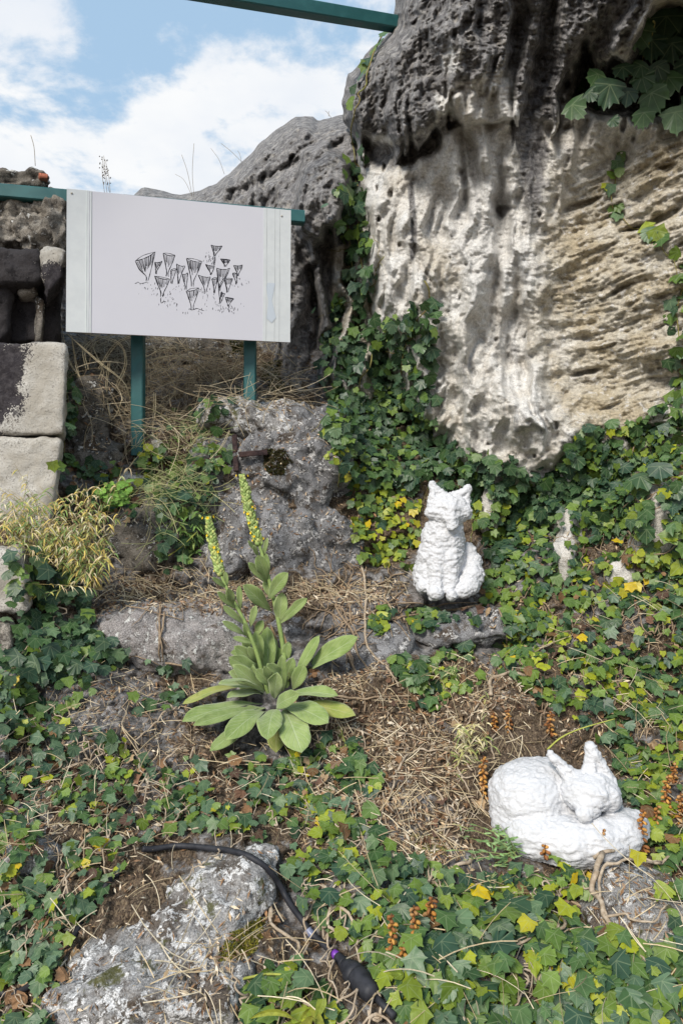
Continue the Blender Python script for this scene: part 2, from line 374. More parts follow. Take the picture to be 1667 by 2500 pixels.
UNDER = [(885,340),(960,350),(1040,335),(1085,285),(1110,300),(1070,350),(1010,400),(940,410),(895,400)]
COLUMN = [(1236,80),(1380,80),(1365,285),(1335,300),(1340,480),(1350,620),(1325,760),(1310,860),(1275,860),(1270,700),(1262,500),(1252,300)]
STRATA = [(1345,560),(1380,480),(1450,400),(1600,330),(2200,300),(2200,1300),(1500,1080),(1400,1000),(1330,820)]
BLOCK = [(1108,198),(1242,190),(1246,290),(1180,300),(1118,300),(1102,260)]
def mpoly(U, Vv, poly, soft, W=None, amp=0, fr=9.0, seed=0.0):
    sd, _, _ = polysd(U, Vv, poly)
    if amp: sd = sd + amp * fbm(W * fr + seed, 3)
    return sstep(-soft, soft, sd)
def cliff_h(U, Vv, W, sd):
    x, y, z = W[..., 0], W[..., 1], W[..., 2]
    warp = 0.05 * fbm(W * 4.0, 3)
    wx = x + warp
    S = np.stack([wx, y * 0.3, z], -1)
    ribn = fbm(sc(S, 9.5, 3, 1.3), 2, 0.5); ribs = (1 - np.abs(ribn) * 2.4)
    ribn2 = noise(sc(S, 26, 6, 3.2) + 4); ribs2 = 1 - np.abs(ribn2) * 2
    sdd, _, _ = polysd(U, Vv, DARK); sdd = sdd + 34 * ribs - 6 + 20 * ribs2 + 16 * fbm(W * 14, 2)
    dk = sstep(-10, 16, sdd); lip = np.exp(-np.maximum(sdd, 0) / 120.0)
    hole = mpoly(U, Vv, HOLE, 16, W, 20); und = mpoly(U, Vv, UNDER, 22, W, 18)
    colm = mpoly(U, Vv, COLUMN, 22, W, 20, 6); st = mpoly(U, Vv, STRATA, 60, W, 60, 4)
    blk = mpoly(U, Vv, BLOCK, 7, W, 8, 14)
    h = 0.07 * fbm(W * 2.1 + 3, 4)
    # overhanging crust with hanging ribs
    h = h + dk * (0.10 + 0.075 * ribs + 0.03 * ribs2 + 0.03 * (1 - lip) + 0.03 * fbm(W * 9 + 77, 3, .6))
    bulge = np.exp(-(((U - 1140) / 75) ** 2 + ((Vv - 130) / 95) ** 2)); h = h + 0.10 * bulge
    b2 = np.exp(-(((U - 1000) / 50) ** 2 + ((Vv - 240) / 110) ** 2)); h = h + 0.06 * b2
    h = h - 0.13 * und - 0.24 * hole + 0.075 * blk * (1 - dk)
    # column
    h = h + colm * (1 - dk) * (0.04 + 0.02 * ribs + 0.012 * ribs2)
    # pale zone: soft lumps, flowing folds, pits
    pale = (1 - dk) * (1 - st) * (1 - 0.5 * colm)
    folds = fbm(sc(S, 6.5, 3, 1.8) + 11, 3); lump = 1 - np.abs(noise(W * 15 + 2)) * 2; lump2 = 1 - np.abs(noise(W * 34 + 5)) * 2
    low = sstep(450, 900, Vv)
    h = h + pale * (0.085 * (1 - np.abs(folds) * 2.2) + (0.006 + 0.012 * low) * lump + 0.006 * lump2 + 0.035 * fbm(sc(W, 9, 9, 6) + 61, 2))
    pit = noise(sc(W, 13, 13, 10) + 21); h = h - pale * 0.06 * sstep(0.55, 0.68, pit)
    pit2 = noise(W * 30 + 33); h = h - pale * 0.012 * sstep(0.45, 0.65, pit2) - pale * 0.05 * sstep(.56, .68, noise(sc(W, 19, 19, 12) + 91))
    # strata on the right
    zz = z - 0.28 * x + 0.03 * fbm(W * 3, 2)
    Q = np.stack([x, y, zz], -1); la = fbm(sc(Q, 3.0, 3, 17) + 5, 4, 0.62); lb = ridge(sc(Q, 7, 5, 40) + 9, 2)
    h = h + st * (1 - dk) * (0.024 * la + 0.008 * lb + 0.010 * lump + 0.007 * lump2 + 0.05 * fbm(sc(Q, 3, 3, 7) + 70, 2) - 0.05 * sstep(0.35, 0.6, noise(sc(Q, 5, 5, 22) + 40)))
    # crack lines
    for path in ([(1008,440),(1003,520),(1012,600),(1030,650),(1060,700)], [(1125,300),(1130,420),(1142,540)], [(1104,225),(1130,215),(1140,300)]):
        pl = np.array(path, float); dmin = np.full(U.shape, 1e9)
        for a, b in zip(pl[:-1], pl[1:]):
            e = b - a; t = np.clip(((U - a[0]) * e[0] + (Vv - a[1]) * e[1]) / (e @ e), 0, 1); dmin = np.minimum(dmin, np.hypot(U - a[0] - t * e[0], Vv - a[1] - t * e[1]))
        h = h - 0.03 * np.exp(-((dmin + 4 * fbm(W * 20, 2)) / 5.0) ** 2)
    # crinkles: fine horizontal wrinkles
    cr1 = ridge(sc(W, 22, 22, 95) + 1, 2); h = h + (0.0045 + 0.005 * dk) * cr1 * (1 - 0.4 * st)
    h = h + (0.008 + 0.009 * dk + 0.004 * st) * fbm(W * 26, 4, 0.6) + pale * 0.03 * (1 - np.abs(noise(sc(S, 17, 5, 3.0) + 13)) * 2.2) + 0.008 * dk * fbm(sc(W, 30, 30, 55), 3, .6)
    # undercut foot
    h = h + 0.03 * ridge(W * 8 + 3, 2) * sstep(900, 1050, Vv)
    return h
def cliff_c(U, Vv, W):
    x, y, z = W[..., 0], W[..., 1], W[..., 2]; wx = x + 0.05 * fbm(W * 4.0, 3); S = np.stack([wx, y * 0.3, z], -1)
    ribs = 1 - np.abs(fbm(sc(S, 9.5, 3, 1.3), 2, 0.5)) * 2.4
    sdd, _, _ = polysd(U, Vv, DARK); dk = sstep(-30, 40, sdd + 22 * ribs)
    colm = mpoly(U, Vv, COLUMN, 26, W, 30, 7) * sstep(900, 700, Vv + 60 * fbm(W * 5, 2))
    und = mpoly(U, Vv, UNDER, 26, W, 20); hole = mpoly(U, Vv, HOLE, 20, W, 20)  # the carved undercut and hollow are coloured dark grey too
    st = mpoly(U, Vv, STRATA, 70, W, 70, 4); blk = mpoly(U, Vv, BLOCK, 10, W, 10)
    tipp = np.exp(-(((U - 1098) / 34) ** 2 + ((Vv - 150) / 45) ** 2)) * 0.9
    crk = np.exp(-(((U - 1006 - 4 * np.sin(Vv / 40)) / 9) ** 2)) * sstep(430, 460, Vv) * sstep(660, 620, Vv)
    spots = sstep(0.34, 0.6, fbm(sc(W, 9, 9, 5) + 50, 3)) * 0.5 * (1 - np.exp(-(((U - 1180) / 120) ** 2 + ((Vv - 540) / 240) ** 2)))
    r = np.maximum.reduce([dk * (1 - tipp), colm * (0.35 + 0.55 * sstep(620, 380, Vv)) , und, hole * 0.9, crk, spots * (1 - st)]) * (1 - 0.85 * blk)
    r = r + 0.25 * dk * fbm(sc(W, 8, 8, 3), 2)
    tan = 0.35 * sstep(0.0, 0.5, fbm(W * 3 + 9, 3))
    g = np.clip(np.maximum(st, tan), 0, 1); g = np.maximum(g, mpoly(U, Vv, [(1580,-60),(1700,-60),(1760,120),(1660,80),(1600,60)], 20, W, 10) )
    r = r * (1 - 0.6 * mpoly(U, Vv, [(1580,-60),(1700,-60),(1760,120),(1660,80),(1600,60)], 20))
    b = np.exp(-(((U - 1180) / 120) ** 2 + ((Vv - 540) / 240) ** 2)) * 0.95 + sstep(820, 980, Vv) * 0.25 * sstep(0, .5, fbm(W * 4 + 7, 3)) + sstep(1560, 1640, U) * sstep(820, 950, Vv) * 0.5
    return np.clip(np.stack([r, g, b * (1 - dk)], -1), 0, 1.2)
CLIFF = [(960,60),(968,-60),(985,-500),(2100,-500),(2100,1500),(1180,1500),(1130,1200),(1060,1080),(985,1000),(940,900),(905,800),(880,700),(868,560),(872,430),(862,340),(838,295),(836,255),(842,200),(850,180),(880,150),(905,118),(940,95)]
sheet('cliff', axis_([(820,1690,3.1),(1690,2104,9)]), axis_([(-504,-12,9),(-12,1260,3.1),(1260,1500,8)]), CL_D, cliff_h, CLIFF, 0.55, 60, cliff_c, M_cliff, rough=7, seed=1.0)

# ------------------------------------------------------------------ weathered ridge behind the board
RG_D = tps([(60,500,4.3),(60,850,4.0),(60,1200,3.7),(330,470,4.5),(480,480,4.2),(600,420,4.0),(700,320,3.95),(850,290,3.75),(600,500,3.9),(700,480,3.65),(780,450,3.5),(860,420,3.5),(1000,420,3.5),
 (720,650,3.5),(780,650,3.5),(850,620,3.42),(950,650,3.45),(350,700,4.0),(500,700,3.9),(640,750,3.6),(740,850,3.42),(700,960,3.36),(850,850,3.42),(1000,850,3.5),
 (350,850,3.85),(560,860,3.7),(450,950,3.6),(640,960,3.45),(850,1000,3.4),(1000,1000,3.5),(300,1100,3.5),(700,1100,3.5)])
LOBE = [(722,500),(728,560),(752,572),(772,592),(786,588),(798,556),(828,540),(850,470),(846,400),(800,350),(750,370),(735,430)]
GAP = [(752,660),(768,650),(782,740),(790,860),(775,905),(760,960),(748,985),(745,940),(768,860),(764,760)]
GAP2 = [(820,560),(838,540),(850,600),(846,700),(832,690)]
LEDGE = [(380,462),(480,478),(560,462),(640,430),(700,400),(760,380),(840,330),(840,352),(770,404),(700,428),(640,456),(560,492),(450,505)]
def ridge_h(U, Vv, W, sd):
    x, y, z = W[..., 0], W[..., 1], W[..., 2]; wx = x + 0.06 * fbm(W * 3.5, 3); S = np.stack([wx, y * 0.3, z], -1)
    ribn = fbm(sc(S, 8, 3, 1.2), 2); ribs = 1 - np.abs(ribn) * 2.4; r2 = 1 - np.abs(noise(sc(S, 24, 6, 3) + 4)) * 2
    lo = mpoly(U, Vv, LOBE, 12, W, 10, 9); g = mpoly(U, Vv, GAP, 12, W, 8); g2 = mpoly(U, Vv, GAP2, 9, W, 8)
    upper = sstep(0, 30, sd) * sstep(0, 1, (470 - 0.45 * (U - 480)) / 40 - Vv / 40 + 0.0)
    led = mpoly(U, Vv, LEDGE, 8, W, 8)
    side = sstep(630, 720, U) * sstep(560, 640, Vv)
    lines = sstep(0.56, 0.68, noise(sc(W, 9, 9, 7) + 31))
    h = 0.10 * fbm(W * 1.9 + 3, 3) + 0.05 * ribs + 0.02 * r2 + 0.30 * lo - 0.22 * g - 0.12 * g2 - 0.06 * led - 0.07 * lines * (1 - side)
    h = h + side * 0.06 * ribs + 0.0075 * ridge(sc(W, 20, 20, 85), 2) + 0.022 * fbm(W * 20, 4, 0.65) + 0.02 * ridge(W * 6 + 3, 3)
    return h
def ridge_c(U, Vv, W):
    pale = mpoly(U, Vv, [(800,610),(850,600),(960,600),(1000,1000),(850,1060),(800,960),(830,860),(810,720)], 18, W, 20)
    r = 1.0 - 0.9 * pale + 0 * U; r = np.maximum(r, mpoly(U, Vv, [(780,860),(860,880),(850,990),(770,980)], 15, W, 15) * 0.8)
    return np.clip(np.stack([r + 0.2 * fbm(W * 5, 3), 0.7 * pale, 0.2 * sstep(.1, .6, fbm(W * 6, 3))], -1), 0, 1.2)
RIDGE = [(60,1200),(60,560),(120,500),(200,482),(322,480),(334,470),(345,460),(400,466),(440,474),(480,468),(520,452),(560,425),(600,388),(618,368),(640,345),(660,330),(700,300),(722,286),(745,281),(765,284),(776,292),(800,286),(830,281),(880,270),(1040,300),(1040,1200)]
sheet('ridge', axis_([(60,290,8),(290,1044,3.6)]), axis_([(262,1200,3.6)]), RG_D, ridge_h, RIDGE, 0.7, 55, ridge_c, M_cliff, rough=5, seed=2.0)

# ------------------------------------------------------------------ bank (the sloping ground)
def bank_mat():
    m, t, b = newmat('litter_strewn_earth'); p = pos(t)
    at = N(t, 'ShaderNodeAttribute', attribute_name='Col'); s = N(t, 'ShaderNodeSeparateColor'); t.links.new(at.outputs['Color'], s.inputs[0])
    n1 = tn(t, p, 6, 7, 0.6, 0.4); n2 = tn(t, p, 28, 8, 0.7); n3 = tn(t, p, 120, 5, 0.75); n4 = tn(t, p, 320, 3, 0.7)
    soil = mixc(t, rng(t, n3, 0.38, 0.62), (0.055, 0.04, 0.03), (0.19, 0.14, 0.10))
    vo = N(t, 'ShaderNodeTexVoronoi', i_Scale=330.0); vo.feature = 'F1'; mp = N(t, 'ShaderNodeMapping'); mp.inputs['Scale'].default_value = (1, 0.5, 0.5); mp.inputs['Rotation'].default_value = (.3, .5, .7)
    t.links.new(p, mp.inputs[0]); t.links.new(mp.outputs[0], vo.inputs['Vector'])
    sv = N(t, 'ShaderNodeSeparateColor'); t.links.new(vo.outputs['Color'], sv.inputs[0])
    soil = mixc(t, rng(t, sv.outputs[0], 0.6, 0.8, 0, 0.6), soil, mixc(t, sv.outputs[1], (0.22, 0.15, 0.09), (0.42, 0.33, 0.22)))
    rk = mixc(t, rng(t, n2, 0.38, 0.62), (0.10, 0.095, 0.093), (0.30, 0.285, 0.28))
    rk = mixc(t, rng(t, mth(t, 'ADD', mth(t, 'MULTIPLY', n2, .5), mth(t, 'MULTIPLY', n3, .5)), 0.55, 0.6, 0, 0.9), rk, (0.5, 0.49, 0.48))
    rk = mixc(t, rng(t, n1, 0.55, 0.62, 0, 0.6), rk, (0.07, 0.05, 0.035))
    c = mixc(t, rng(t, mth(t, 'ADD', s.outputs[0], mth(t, 'MULTIPLY', mth(t, 'SUBTRACT', n2, 0.5), 1.6)), 0.35, 0.65), soil, rk)
    t.links.new(c, b.inputs['Base Color']); b.inputs['Roughness'].default_value = 0.97; b.inputs['Specular IOR Level'].default_value = 0.15
    x = bump(t, b, n2, 0.8, 0.02); x = bump(t, b, n3, 0.9, 0.008, x); bump(t, b, n4, 0.7, 0.003, x)
    return m
M_bank = bank_mat()
BK_D = tps([(-900,3400,1.3),(0,3400,1.2),(830,3400,1.18),(1667,3400,1.18),(2500,3400,1.2),
 (-900,2500,1.6),(0,2500,1.52),(830,2500,1.45),(1667,2500,1.45),(2500,2500,1.4),
 (0,2300,1.65),(400,2300,1.62),(830,2300,1.62),(1300,2300,1.62),(1667,2300,1.58),
 (-900,2090,1.75),(0,2090,1.82),(400,2090,1.82),(830,2090,1.82),(1300,2100,1.86),(1600,2100,1.86),(2500,2090,1.6),
 (0,1900,2.0),(400,1900,2.05),(900,1900,2.05),(1200,1900,2.1),(1667,1900,2.08),
 (0,1750,2.15),(300,1750,2.2),(660,1750,2.3),(1000,1750,2.3),(1400,1750,2.3),(1667,1750,2.2),(2500,1750,1.9),
 (0,1600,2.3),(300,1600,2.42),(700,1600,2.45),(1000,1600,2.5),(1400,1600,2.45),(1667,1600,2.35),
 (-900,1450,2.2),(0,1450,2.4),(300,1450,2.65),(560,1450,2.74),(900,1450,2.74),(1200,1450,2.78),(1400,1450,2.65),(1667,1450,2.48),
 (0,1300,2.5),(200,1300,2.75),(400,1300,2.85),(870,1300,2.98),(1020,1300,3.02),(1200,1300,3.02),(1400,1300,2.84),(1667,1300,2.56),(2500,1300,2.2),
 (0,1150,2.7),(250,1150,2.95),(470,1150,3.0),(850,1150,3.14),(1000,1150,3.2),(1200,1150,3.2),(1500,1180,2.84),(1667,1150,2.64),
 (-900,1000,2.9),(0,1000,3.0),(200,1020,3.1),(330,1060,3.02),(612,1015,3.08),(850,1040,3.24),(1000,1040,3.35),(1500,1040,3.1),(1667,1040,2.95),(2500,1040,2.4),
 (200,900,3.4),(400,950,3.2),(560,940,3.3),(700,950,3.35),(850,920,3.42),(1000,900,3.6),
 (300,820,3.7),(500,840,3.65),(700,850,3.6),(900,820,3.7),(-900,800,3.4)])
def bank_h(U, Vv, W, sd):
    st = fbm(W * 2.3 + 8, 3); terr = fbm(sc(W, 2.5, 2.5, 9) + 2, 3)
    near = sstep(2500, 2800, Vv)
    h = 0.06 * st + 0.035 * terr + 0.028 * ridge(W * 6, 4, .55) + 0.016 * fbm(W * 22, 4, .6) + 0.004 * fbm(W * 80, 2)
    return h * (1 - 0.6 * near) * np.clip(W[..., 1] / 2.2, 0.4, 1.2)
def bank_c(U, Vv, W):
    r = 0.40 + 0.8 * fbm(W * 3.1 + 15, 3)
    for cx_, cy_, rx, ry, s in [(690,1790,130,80,.7),(860,1530,120,110,.6),(1100,1530,160,70,.7),(350,1880,160,90,.5),(1100,2120,130,60,.4),(620,1440,250,50,.3),(80,2000,90,60,.5),(1500,1450,120,80,.4)]:
        r = r + s * np.exp(-(((U - cx_) / rx) ** 2 + ((Vv - cy_) / ry) ** 2))
    r = r + 0.5 * np.exp(-(((U - 250) / 220) ** 2 + ((Vv - 1720) / 90) ** 2)); r = r - 0.6 * np.exp(-(((U - 1080) / 260) ** 2 + ((Vv - 1830) / 150) ** 2))
    return np.clip(np.stack([r, r * 0, r * 0], -1), 0, 1)
sheet('bank', axis_([(-900,-30,26),(-30,1700,4.3),(1700,2500,26)]), axis_([(800,830,10),(830,2520,4.3),(2520,3400,20)]), BK_D, bank_h, None, color=bank_c, mat=M_bank)
# level ground at the foot of the bank, under and behind the camera, out to the horizon
me = mesh_np('ground', [(-60,-60,-.01),(60,-60,-.01),(60,60,-.01),(-60,60,-.01)], [(0,1,2,3)], False, np.zeros((4, 3))); tag(obj('ground', me, M_bank), kind='structure')

# ------------------------------------------------------------------ loose boulders and outcrops
def blob(name, label, cat, parts, mat, k=0.05, rough=0.03, res=0.014, seed=0.0, flat=None, strata=0.0, group=None, parent=None, crk=0.0):
    """parts: (px, py, Y, rx, rz, ry[, tilt]) ellipsoids, sizes in metres (width, height, depth)."""
    prims = []
    for q in parts:
        c = P(q[0], q[1], q[2]); a = q[6] if len(q) > 6 else 0.0; prims.append((c, (q[3], q[5], q[4]), a))
    lo = np.min([c - max(r) * 1.3 for c, r, a in prims], 0) - 0.03; hi = np.max([c + max(r) * 1.3 for c, r, a in prims], 0) + 0.03
    def fn(p):
        d = None
        q0 = p + 0.25 * rough * 4 * np.stack([fbm(p * 4 + seed, 2), fbm(p * 4 + seed + 9, 2), fbm(p * 4 + seed + 19, 2)], -1)
        for c, r, a in prims:
            q = q0 - c; ca, sa = math.cos(a), math.sin(a); q = np.stack([q[..., 0] * ca + q[..., 2] * sa, q[..., 1], -q[..., 0] * sa + q[..., 2] * ca], -1)
            qq = np.abs(q) / np.array(r); e = (qq ** 2.6).sum(-1) ** (1 / 2.6); di = (e - 1) * min(r) * 0.9
            d = di if d is None else smin(d, di, k)
        return d
    v, f = nets(fn, lo, hi, res); n = vnormals(v, f)
    Q = v.copy()
    h = rough * fbm(v * 5 + seed, 3) + rough * 0.45 * ridge(v * 13 + seed, 3) - rough * 0.45 + 0.0035 * fbm(v * 60, 3, .6)
    if strata: h = h + strata * fbm(sc(v, 5, 5, 30) + seed, 3)
    if crk: h = h - crk * sstep(0.80, 0.97, 1 - np.abs(noise(v * 4.5 + seed + 5)) * 1.0)
    v = v + n * h[:, None]
    base = np.array(P(parts[0][0], parts[0][1], parts[0][2])); base[2] = v[:, 2].min()
    me = mesh_np(name, v - base, f, True); o = obj(name, me, mat); o.location = base; tag(o, label, cat, group); remember(v, f)
    if parent is not None: o.parent = parent; o.location = Vector(base) - parent.location
    return o
blob('boulder', 'large rounded grey boulder with lichen specks behind the tall flowering plant', 'boulder',
     [(545,1300,2.99,.14,.16,.14),(835,1365,2.97,.11,.10,.14),(700,1330,2.980,.30,.17,.24),(640,1190,3.080,.29,.25,.24),(740,1120,3.110,.24,.24,.24),(600,1360,2.910,.18,.10,.17),(560,1100,3.160,.16,.13,.2)], M_boulder, .06, .036, .0125, 1.0, crk=.03)
blob('boulder', 'pale lumpy rock crest carrying the foot of the right green post', 'boulder',
     [(640,1040,3.080,.24,.075,.17),(560,1020,3.080,.12,.06,.14),(740,1075,3.160,.12,.07,.14)], M_lichenrock, .04, .03, .012, 2.0)
blob('boulder', 'speckled pinkish grey slab left of the tall flowering plant', 'boulder',
     [(420,1560,2.550,.27,.12,.2,-.08),(540,1570,2.550,.14,.12,.16),(300,1530,2.610,.12,.08,.13)], M_pinkrock, .05, .026, .012, 3.0)
blob('boulder', 'grey rock ledge right behind the lower leaves of the tall plant', 'boulder', [(690,1530,2.66,.17,.085,.14),(770,1500,2.72,.12,.06,.12)], M_boulder, .05, .028, .0115, 19.0, crk=.02)
blob('boulder', 'small whitish rock lying among ivy left of the tall plant', 'boulder', [(265,1765,2.250,.09,.06,.10),(290,1730,2.270,.06,.03,.07)], M_pinkrock, .03, .02, .009, 4.0)
blob('boulder', 'big white lichened slab beside the black cable in the foreground', 'boulder',
     [(410,2310,1.655,.24,.10,.17,.42),(285,2440,1.53,.15,.11,.15,.3),(560,2150,1.79,.125,.055,.10,.35),(450,2450,1.54,.16,.10,.12,.2)], M_lichenrock, .06, .026, .0095, 5.0, crk=.012)
blob('boulder', 'mossy low rock at the lower right corner under bare roots', 'boulder',
     [(1570,2220,1.690,.12,.08,.12),(1480,2260,1.690,.08,.05,.09),(1640,2290,1.650,.09,.07,.1)], M_lichenrock, .04, .02, .0095, 6.0)
blob('boulder', 'grey ledge rock with ivy just below the sitting fox statue', 'boulder',
     [(1090,1530,2.650,.22,.055,.14,.02),(900,1500,2.670,.13,.07,.14),(1230,1530,2.630,.12,.065,.13)], M_boulder, .05, .028, .0115, 7.0, crk=.015)
blob('boulder', 'blue grey rock step right of the broad leaves of the tall plant', 'boulder', [(860,1610,2.530,.13,.075,.13),(940,1570,2.550,.10,.06,.1)], M_boulder, .05, .025, .0105, 8.0)
blob('boulder', 'olive brown rock under the straggly yellowed weed', 'boulder', [(345,1330,2.860,.14,.15,.16),(430,1270,2.930,.14,.17,.15)], M_duskrock, .05, .03, .012, 9.0)
blob('boulder', 'leaning brown grey rock in the gap beside the stone wall', 'boulder', [(215,1030,2.980,.09,.19,.14,-.25),(235,1130,2.950,.14,.10,.14)], M_duskrock, .04, .03, .012, 10.0, crk=.02)
blob('boulder', 'pale crumbling stone at the foot of the left green post', 'boulder', [(310,1190,2.97,.10,.10,.13),(390,1100,3.0,.06,.05,.08,.4),(285,1200,2.95,.07,.11,.1)], M_palestone, .04, .022, .011, 11.0)
blob('boulder', 'cream coloured rock tongue between ivy at the foot of the cliff', 'boulder', [(1372,1390,2.750,.045,.11,.09,.1),(1390,1300,2.810,.05,.09,.09)], M_whiterock, .04, .015, .009, 12.0)
blob('boulder', 'chalky rock lump showing through ivy near the right edge', 'boulder', [(1500,1400,2.640,.06,.06,.09),(1560,1360,2.640,.05,.07,.08)], M_whiterock, .03, .02, .009, 13.0)
blob('boulder', 'rough white rock spur in ivy at the right edge', 'boulder', [(1600,1260,2.560,.055,.13,.08,.2),(1560,1330,2.600,.05,.06,.07)], M_whiterock, .04, .02, .009, 14.0)
blob('boulder', 'pale pointed rock behind the sitting fox statue', 'boulder', [(1195,1240,3.020,.045,.12,.08,-.25)], M_whiterock, .03, .02, .01, 15.0)
blob('boulder', 'low grey stone half buried in ivy at the lower left', 'boulder', [(90,2090,1.810,.07,.05,.08),(120,2060,1.850,.05,.03,.06)], M_lichenrock, .03, .018, .009, 16.0)
blob('boulder', 'small pale grey stone just below the yellow plant crate of roots and left of the sitting fox', 'boulder', [(990,1470,2.750,.08,.03,.08)], M_pinkrock, .03, .012, .009, 17.0)['label'] = 'flat pale grey stone at the left foot of the sitting fox statue'
blob('boulder', 'dark boulder of the back bank seen under the board between the posts', 'boulder', [(520,890,3.650,.30,.15,.2),(420,880,3.750,.2,.12,.2)], M_duskrock, .06, .03, .016, 18.0)

# ------------------------------------------------------------------ stone wall on the left
def stone_mat():
    m, t, b = newmat('crusted_limestone'); p = pos(t)
    at = N(t, 'ShaderNodeAttribute', attribute_name='Col'); s = N(t, 'ShaderNodeSeparateColor'); t.links.new(at.outputs['Color'], s.inputs[0])
    n1 = tn(t, p, 8, 7, 0.65, 0.3); n2 = tn(t, p, 36, 8, 0.72); n3 = tn(t, p, 150, 5, 0.75)
    c = mixc(t, rng(t, n1, 0.36, 0.64), (0.40, 0.37, 0.32), (0.56, 0.54, 0.5))
    c = mixc(t, rng(t, mth(t, 'ADD', n3, mth(t, 'MULTIPLY', mth(t, 'SUBTRACT', n1, .5), .5)), 0.53, 0.64, 0, .8), c, (0.17, 0.15, 0.13))
    dk = mixc(t, rng(t, n2, 0.4, 0.65), (0.026, 0.022, 0.026), (0.065, 0.058, 0.062))
    msk = mth(t, 'ADD', s.outputs[0], mth(t, 'ADD', mth(t, 'MULTIPLY', mth(t, 'SUBTRACT', n2, 0.5), 1.2), mth(t, 'MULTIPLY', mth(t, 'SUBTRACT', n3, 0.5), 1.7)))
    c = mixc(t, rng(t, msk, 0.46, 0.54), c, dk)
    t.links.new(c, b.inputs['Base Color']); b.inputs['Roughness'].default_value = 0.9; b.inputs['Specular IOR Level'].default_value = 0.3
    x = bump(t, b, n2, 0.6, 0.012); bump(t, b, n3, 0.9, 0.005, x)
    return m
M_stone = stone_mat()
M_brick = rock_mat('red_brick', (0.32, 0.10, 0.06), (0.15, 0.05, 0.035), (0.42, 0.16, 0.10), lamt=-0.3, damt=0.1)
wall_ = thing('stone_wall', 'old wall of big weathered stone blocks at the left edge', 'wall', P(40, 1500, 2.7).tolist())
def stone(quad, Y, depth, mat, Yr=None, rad=0.03, rough=0.015, res=0.012, seed=0.0, dark=None, label=None, name='stone', parent=wall_, strata=0.0):
    """quad: TL, TR, BR, BL pixels of the front face; Y left, Yr right distance."""
    Yr = Y if Yr is None else Yr
    c = [P(quad[0][0], quad[0][1], Y), P(quad[1][0], quad[1][1], Yr), P(quad[2][0], quad[2][1], Yr), P(quad[3][0], quad[3][1], Y)]
    W_ = np.linalg.norm(c[1] - c[0]); H_ = np.linalg.norm(c[0] - c[3]); nx, nz, ny = max(3, int(W_ / res)), max(3, int(H_ / res)), max(3, int(depth / (res * 2)))
    vs = []; fs = []; n0 = 0
    bx, by, bz = np.linspace(0, 1, nx), np.linspace(0, 1, ny), np.linspace(0, 1, nz)
    for ax, sgn in ((1, 0), (1, 1), (0, 0), (0, 1), (2, 0), (2, 1)):
        A, B = [b_ for i_, b_ in enumerate((bx, by, bz)) if i_ != ax]
        a, b_ = np.meshgrid(A, B, indexing='ij'); q = np.zeros(a.shape + (3,)); o_ = [i for i in range(3) if i != ax]
        q[..., o_[0]] = a; q[..., o_[1]] = b_; q[..., ax] = sgn; idx = np.arange(a.size).reshape(a.shape) + n0
        f = np.stack([idx[:-1, :-1], idx[1:, :-1], idx[1:, 1:], idx[:-1, 1:]], -1).reshape(-1, 4)
        if (ax, sgn) in ((1, 1), (0, 0), (2, 0)): f = f[:, ::-1]
        vs.append(q.reshape(-1, 3)); fs.append(f); n0 += a.size
    q = np.concatenate(vs); f = np.concatenate(fs); q = q.copy(); dim = np.array([W_, depth, H_]); L = q * dim; r = min(rad, min(dim) * .45)
    inner = np.clip(L, r, dim - r); dd = L - inner; ln = np.linalg.norm(dd, axis=1)[:, None]; L = inner + np.where(ln > 1e-9, dd / np.maximum(ln, 1e-9) * r, 0); q = L / dim
    x, y, z = q[:, 0:1], q[:, 1:2], q[:, 2:3]
    front = (c[3] * (1 - x) + c[2] * x) * (1 - z) + (c[0] * (1 - x) + c[1] * x) * z; v = front + y * np.array([[-.42 * depth, depth, 0]])
    nn = dd / np.maximum(ln, 1e-9); ctr = v.mean(0)
    nn = np.where(ln > 1e-9, nn, (v - ctr) / np.linalg.norm(v - ctr, axis=1)[:, None])
    h = rough * fbm(v * 7 + seed, 4, .6) + rough * .5 * fbm(v * 30 + seed, 3, .6)
    if strata: h = h + strata * fbm(sc(v, 4, 4, 26) + seed, 3)
    v = v + nn * h[:, None]
    col = np.zeros((len(v), 3))
    if dark is not None:
        pu, pv = proj(v); sd, _, _ = polysd(pu, pv, dark); col[:, 0] = sstep(-55, 55, sd + 30 * fbm(v * 11, 4, .65))
    base = ctr
    # weld the seams so that shading is continuous
    key = np.round(v, 5); _, first, inv = np.unique(key, axis=0, return_index=True, return_inverse=True); inv = inv.ravel()
    v2 = v[first]; f2 = inv[f]; col2 = col[first]; remember(v2, f2)
    me = mesh_np(name, v2 - base, f2, True, col2); o = obj(name, me, mat); o.parent = parent; o.location = Vector(base) - parent.location
    if label: o['label'] = label
    return o
stone([(-420,826),(166,834),(160,1063),(-420,1060)], 2.50, .45, M_stone, rad=.02, rough=.008, seed=1, dark=[(-500,800),(75,820),(82,860),(66,920),(62,990),(40,1005),(10,1040),(-500,1045)], label='block with a black crust on its left half')
stone([(-420,1064),(158,1067),(146,1160),(118,1345),(-420,1345)], 2.49, .45, M_stone, rad=.02, rough=.010, seed=2, label='pale block under the black crusted one') if False else stone([(-420,1064),(157,1067),(120,1335),(-420,1335)], 2.49, .45, M_stone, rad=.025, rough=.010, seed=2, label='pale block under the black crusted one')
stone([(-420,688),(150,690),(146,836),(-420,830)], 2.88, .4, M_darkstone, rad=.02, rough=.012, seed=3, label='black recessed stone')
stone([(-420,590),(104,598),(112,692),(-420,700)], 2.72, .5, M_darkstone, rad=.035, rough=.014, seed=4, label='black stone with a scooped underside')
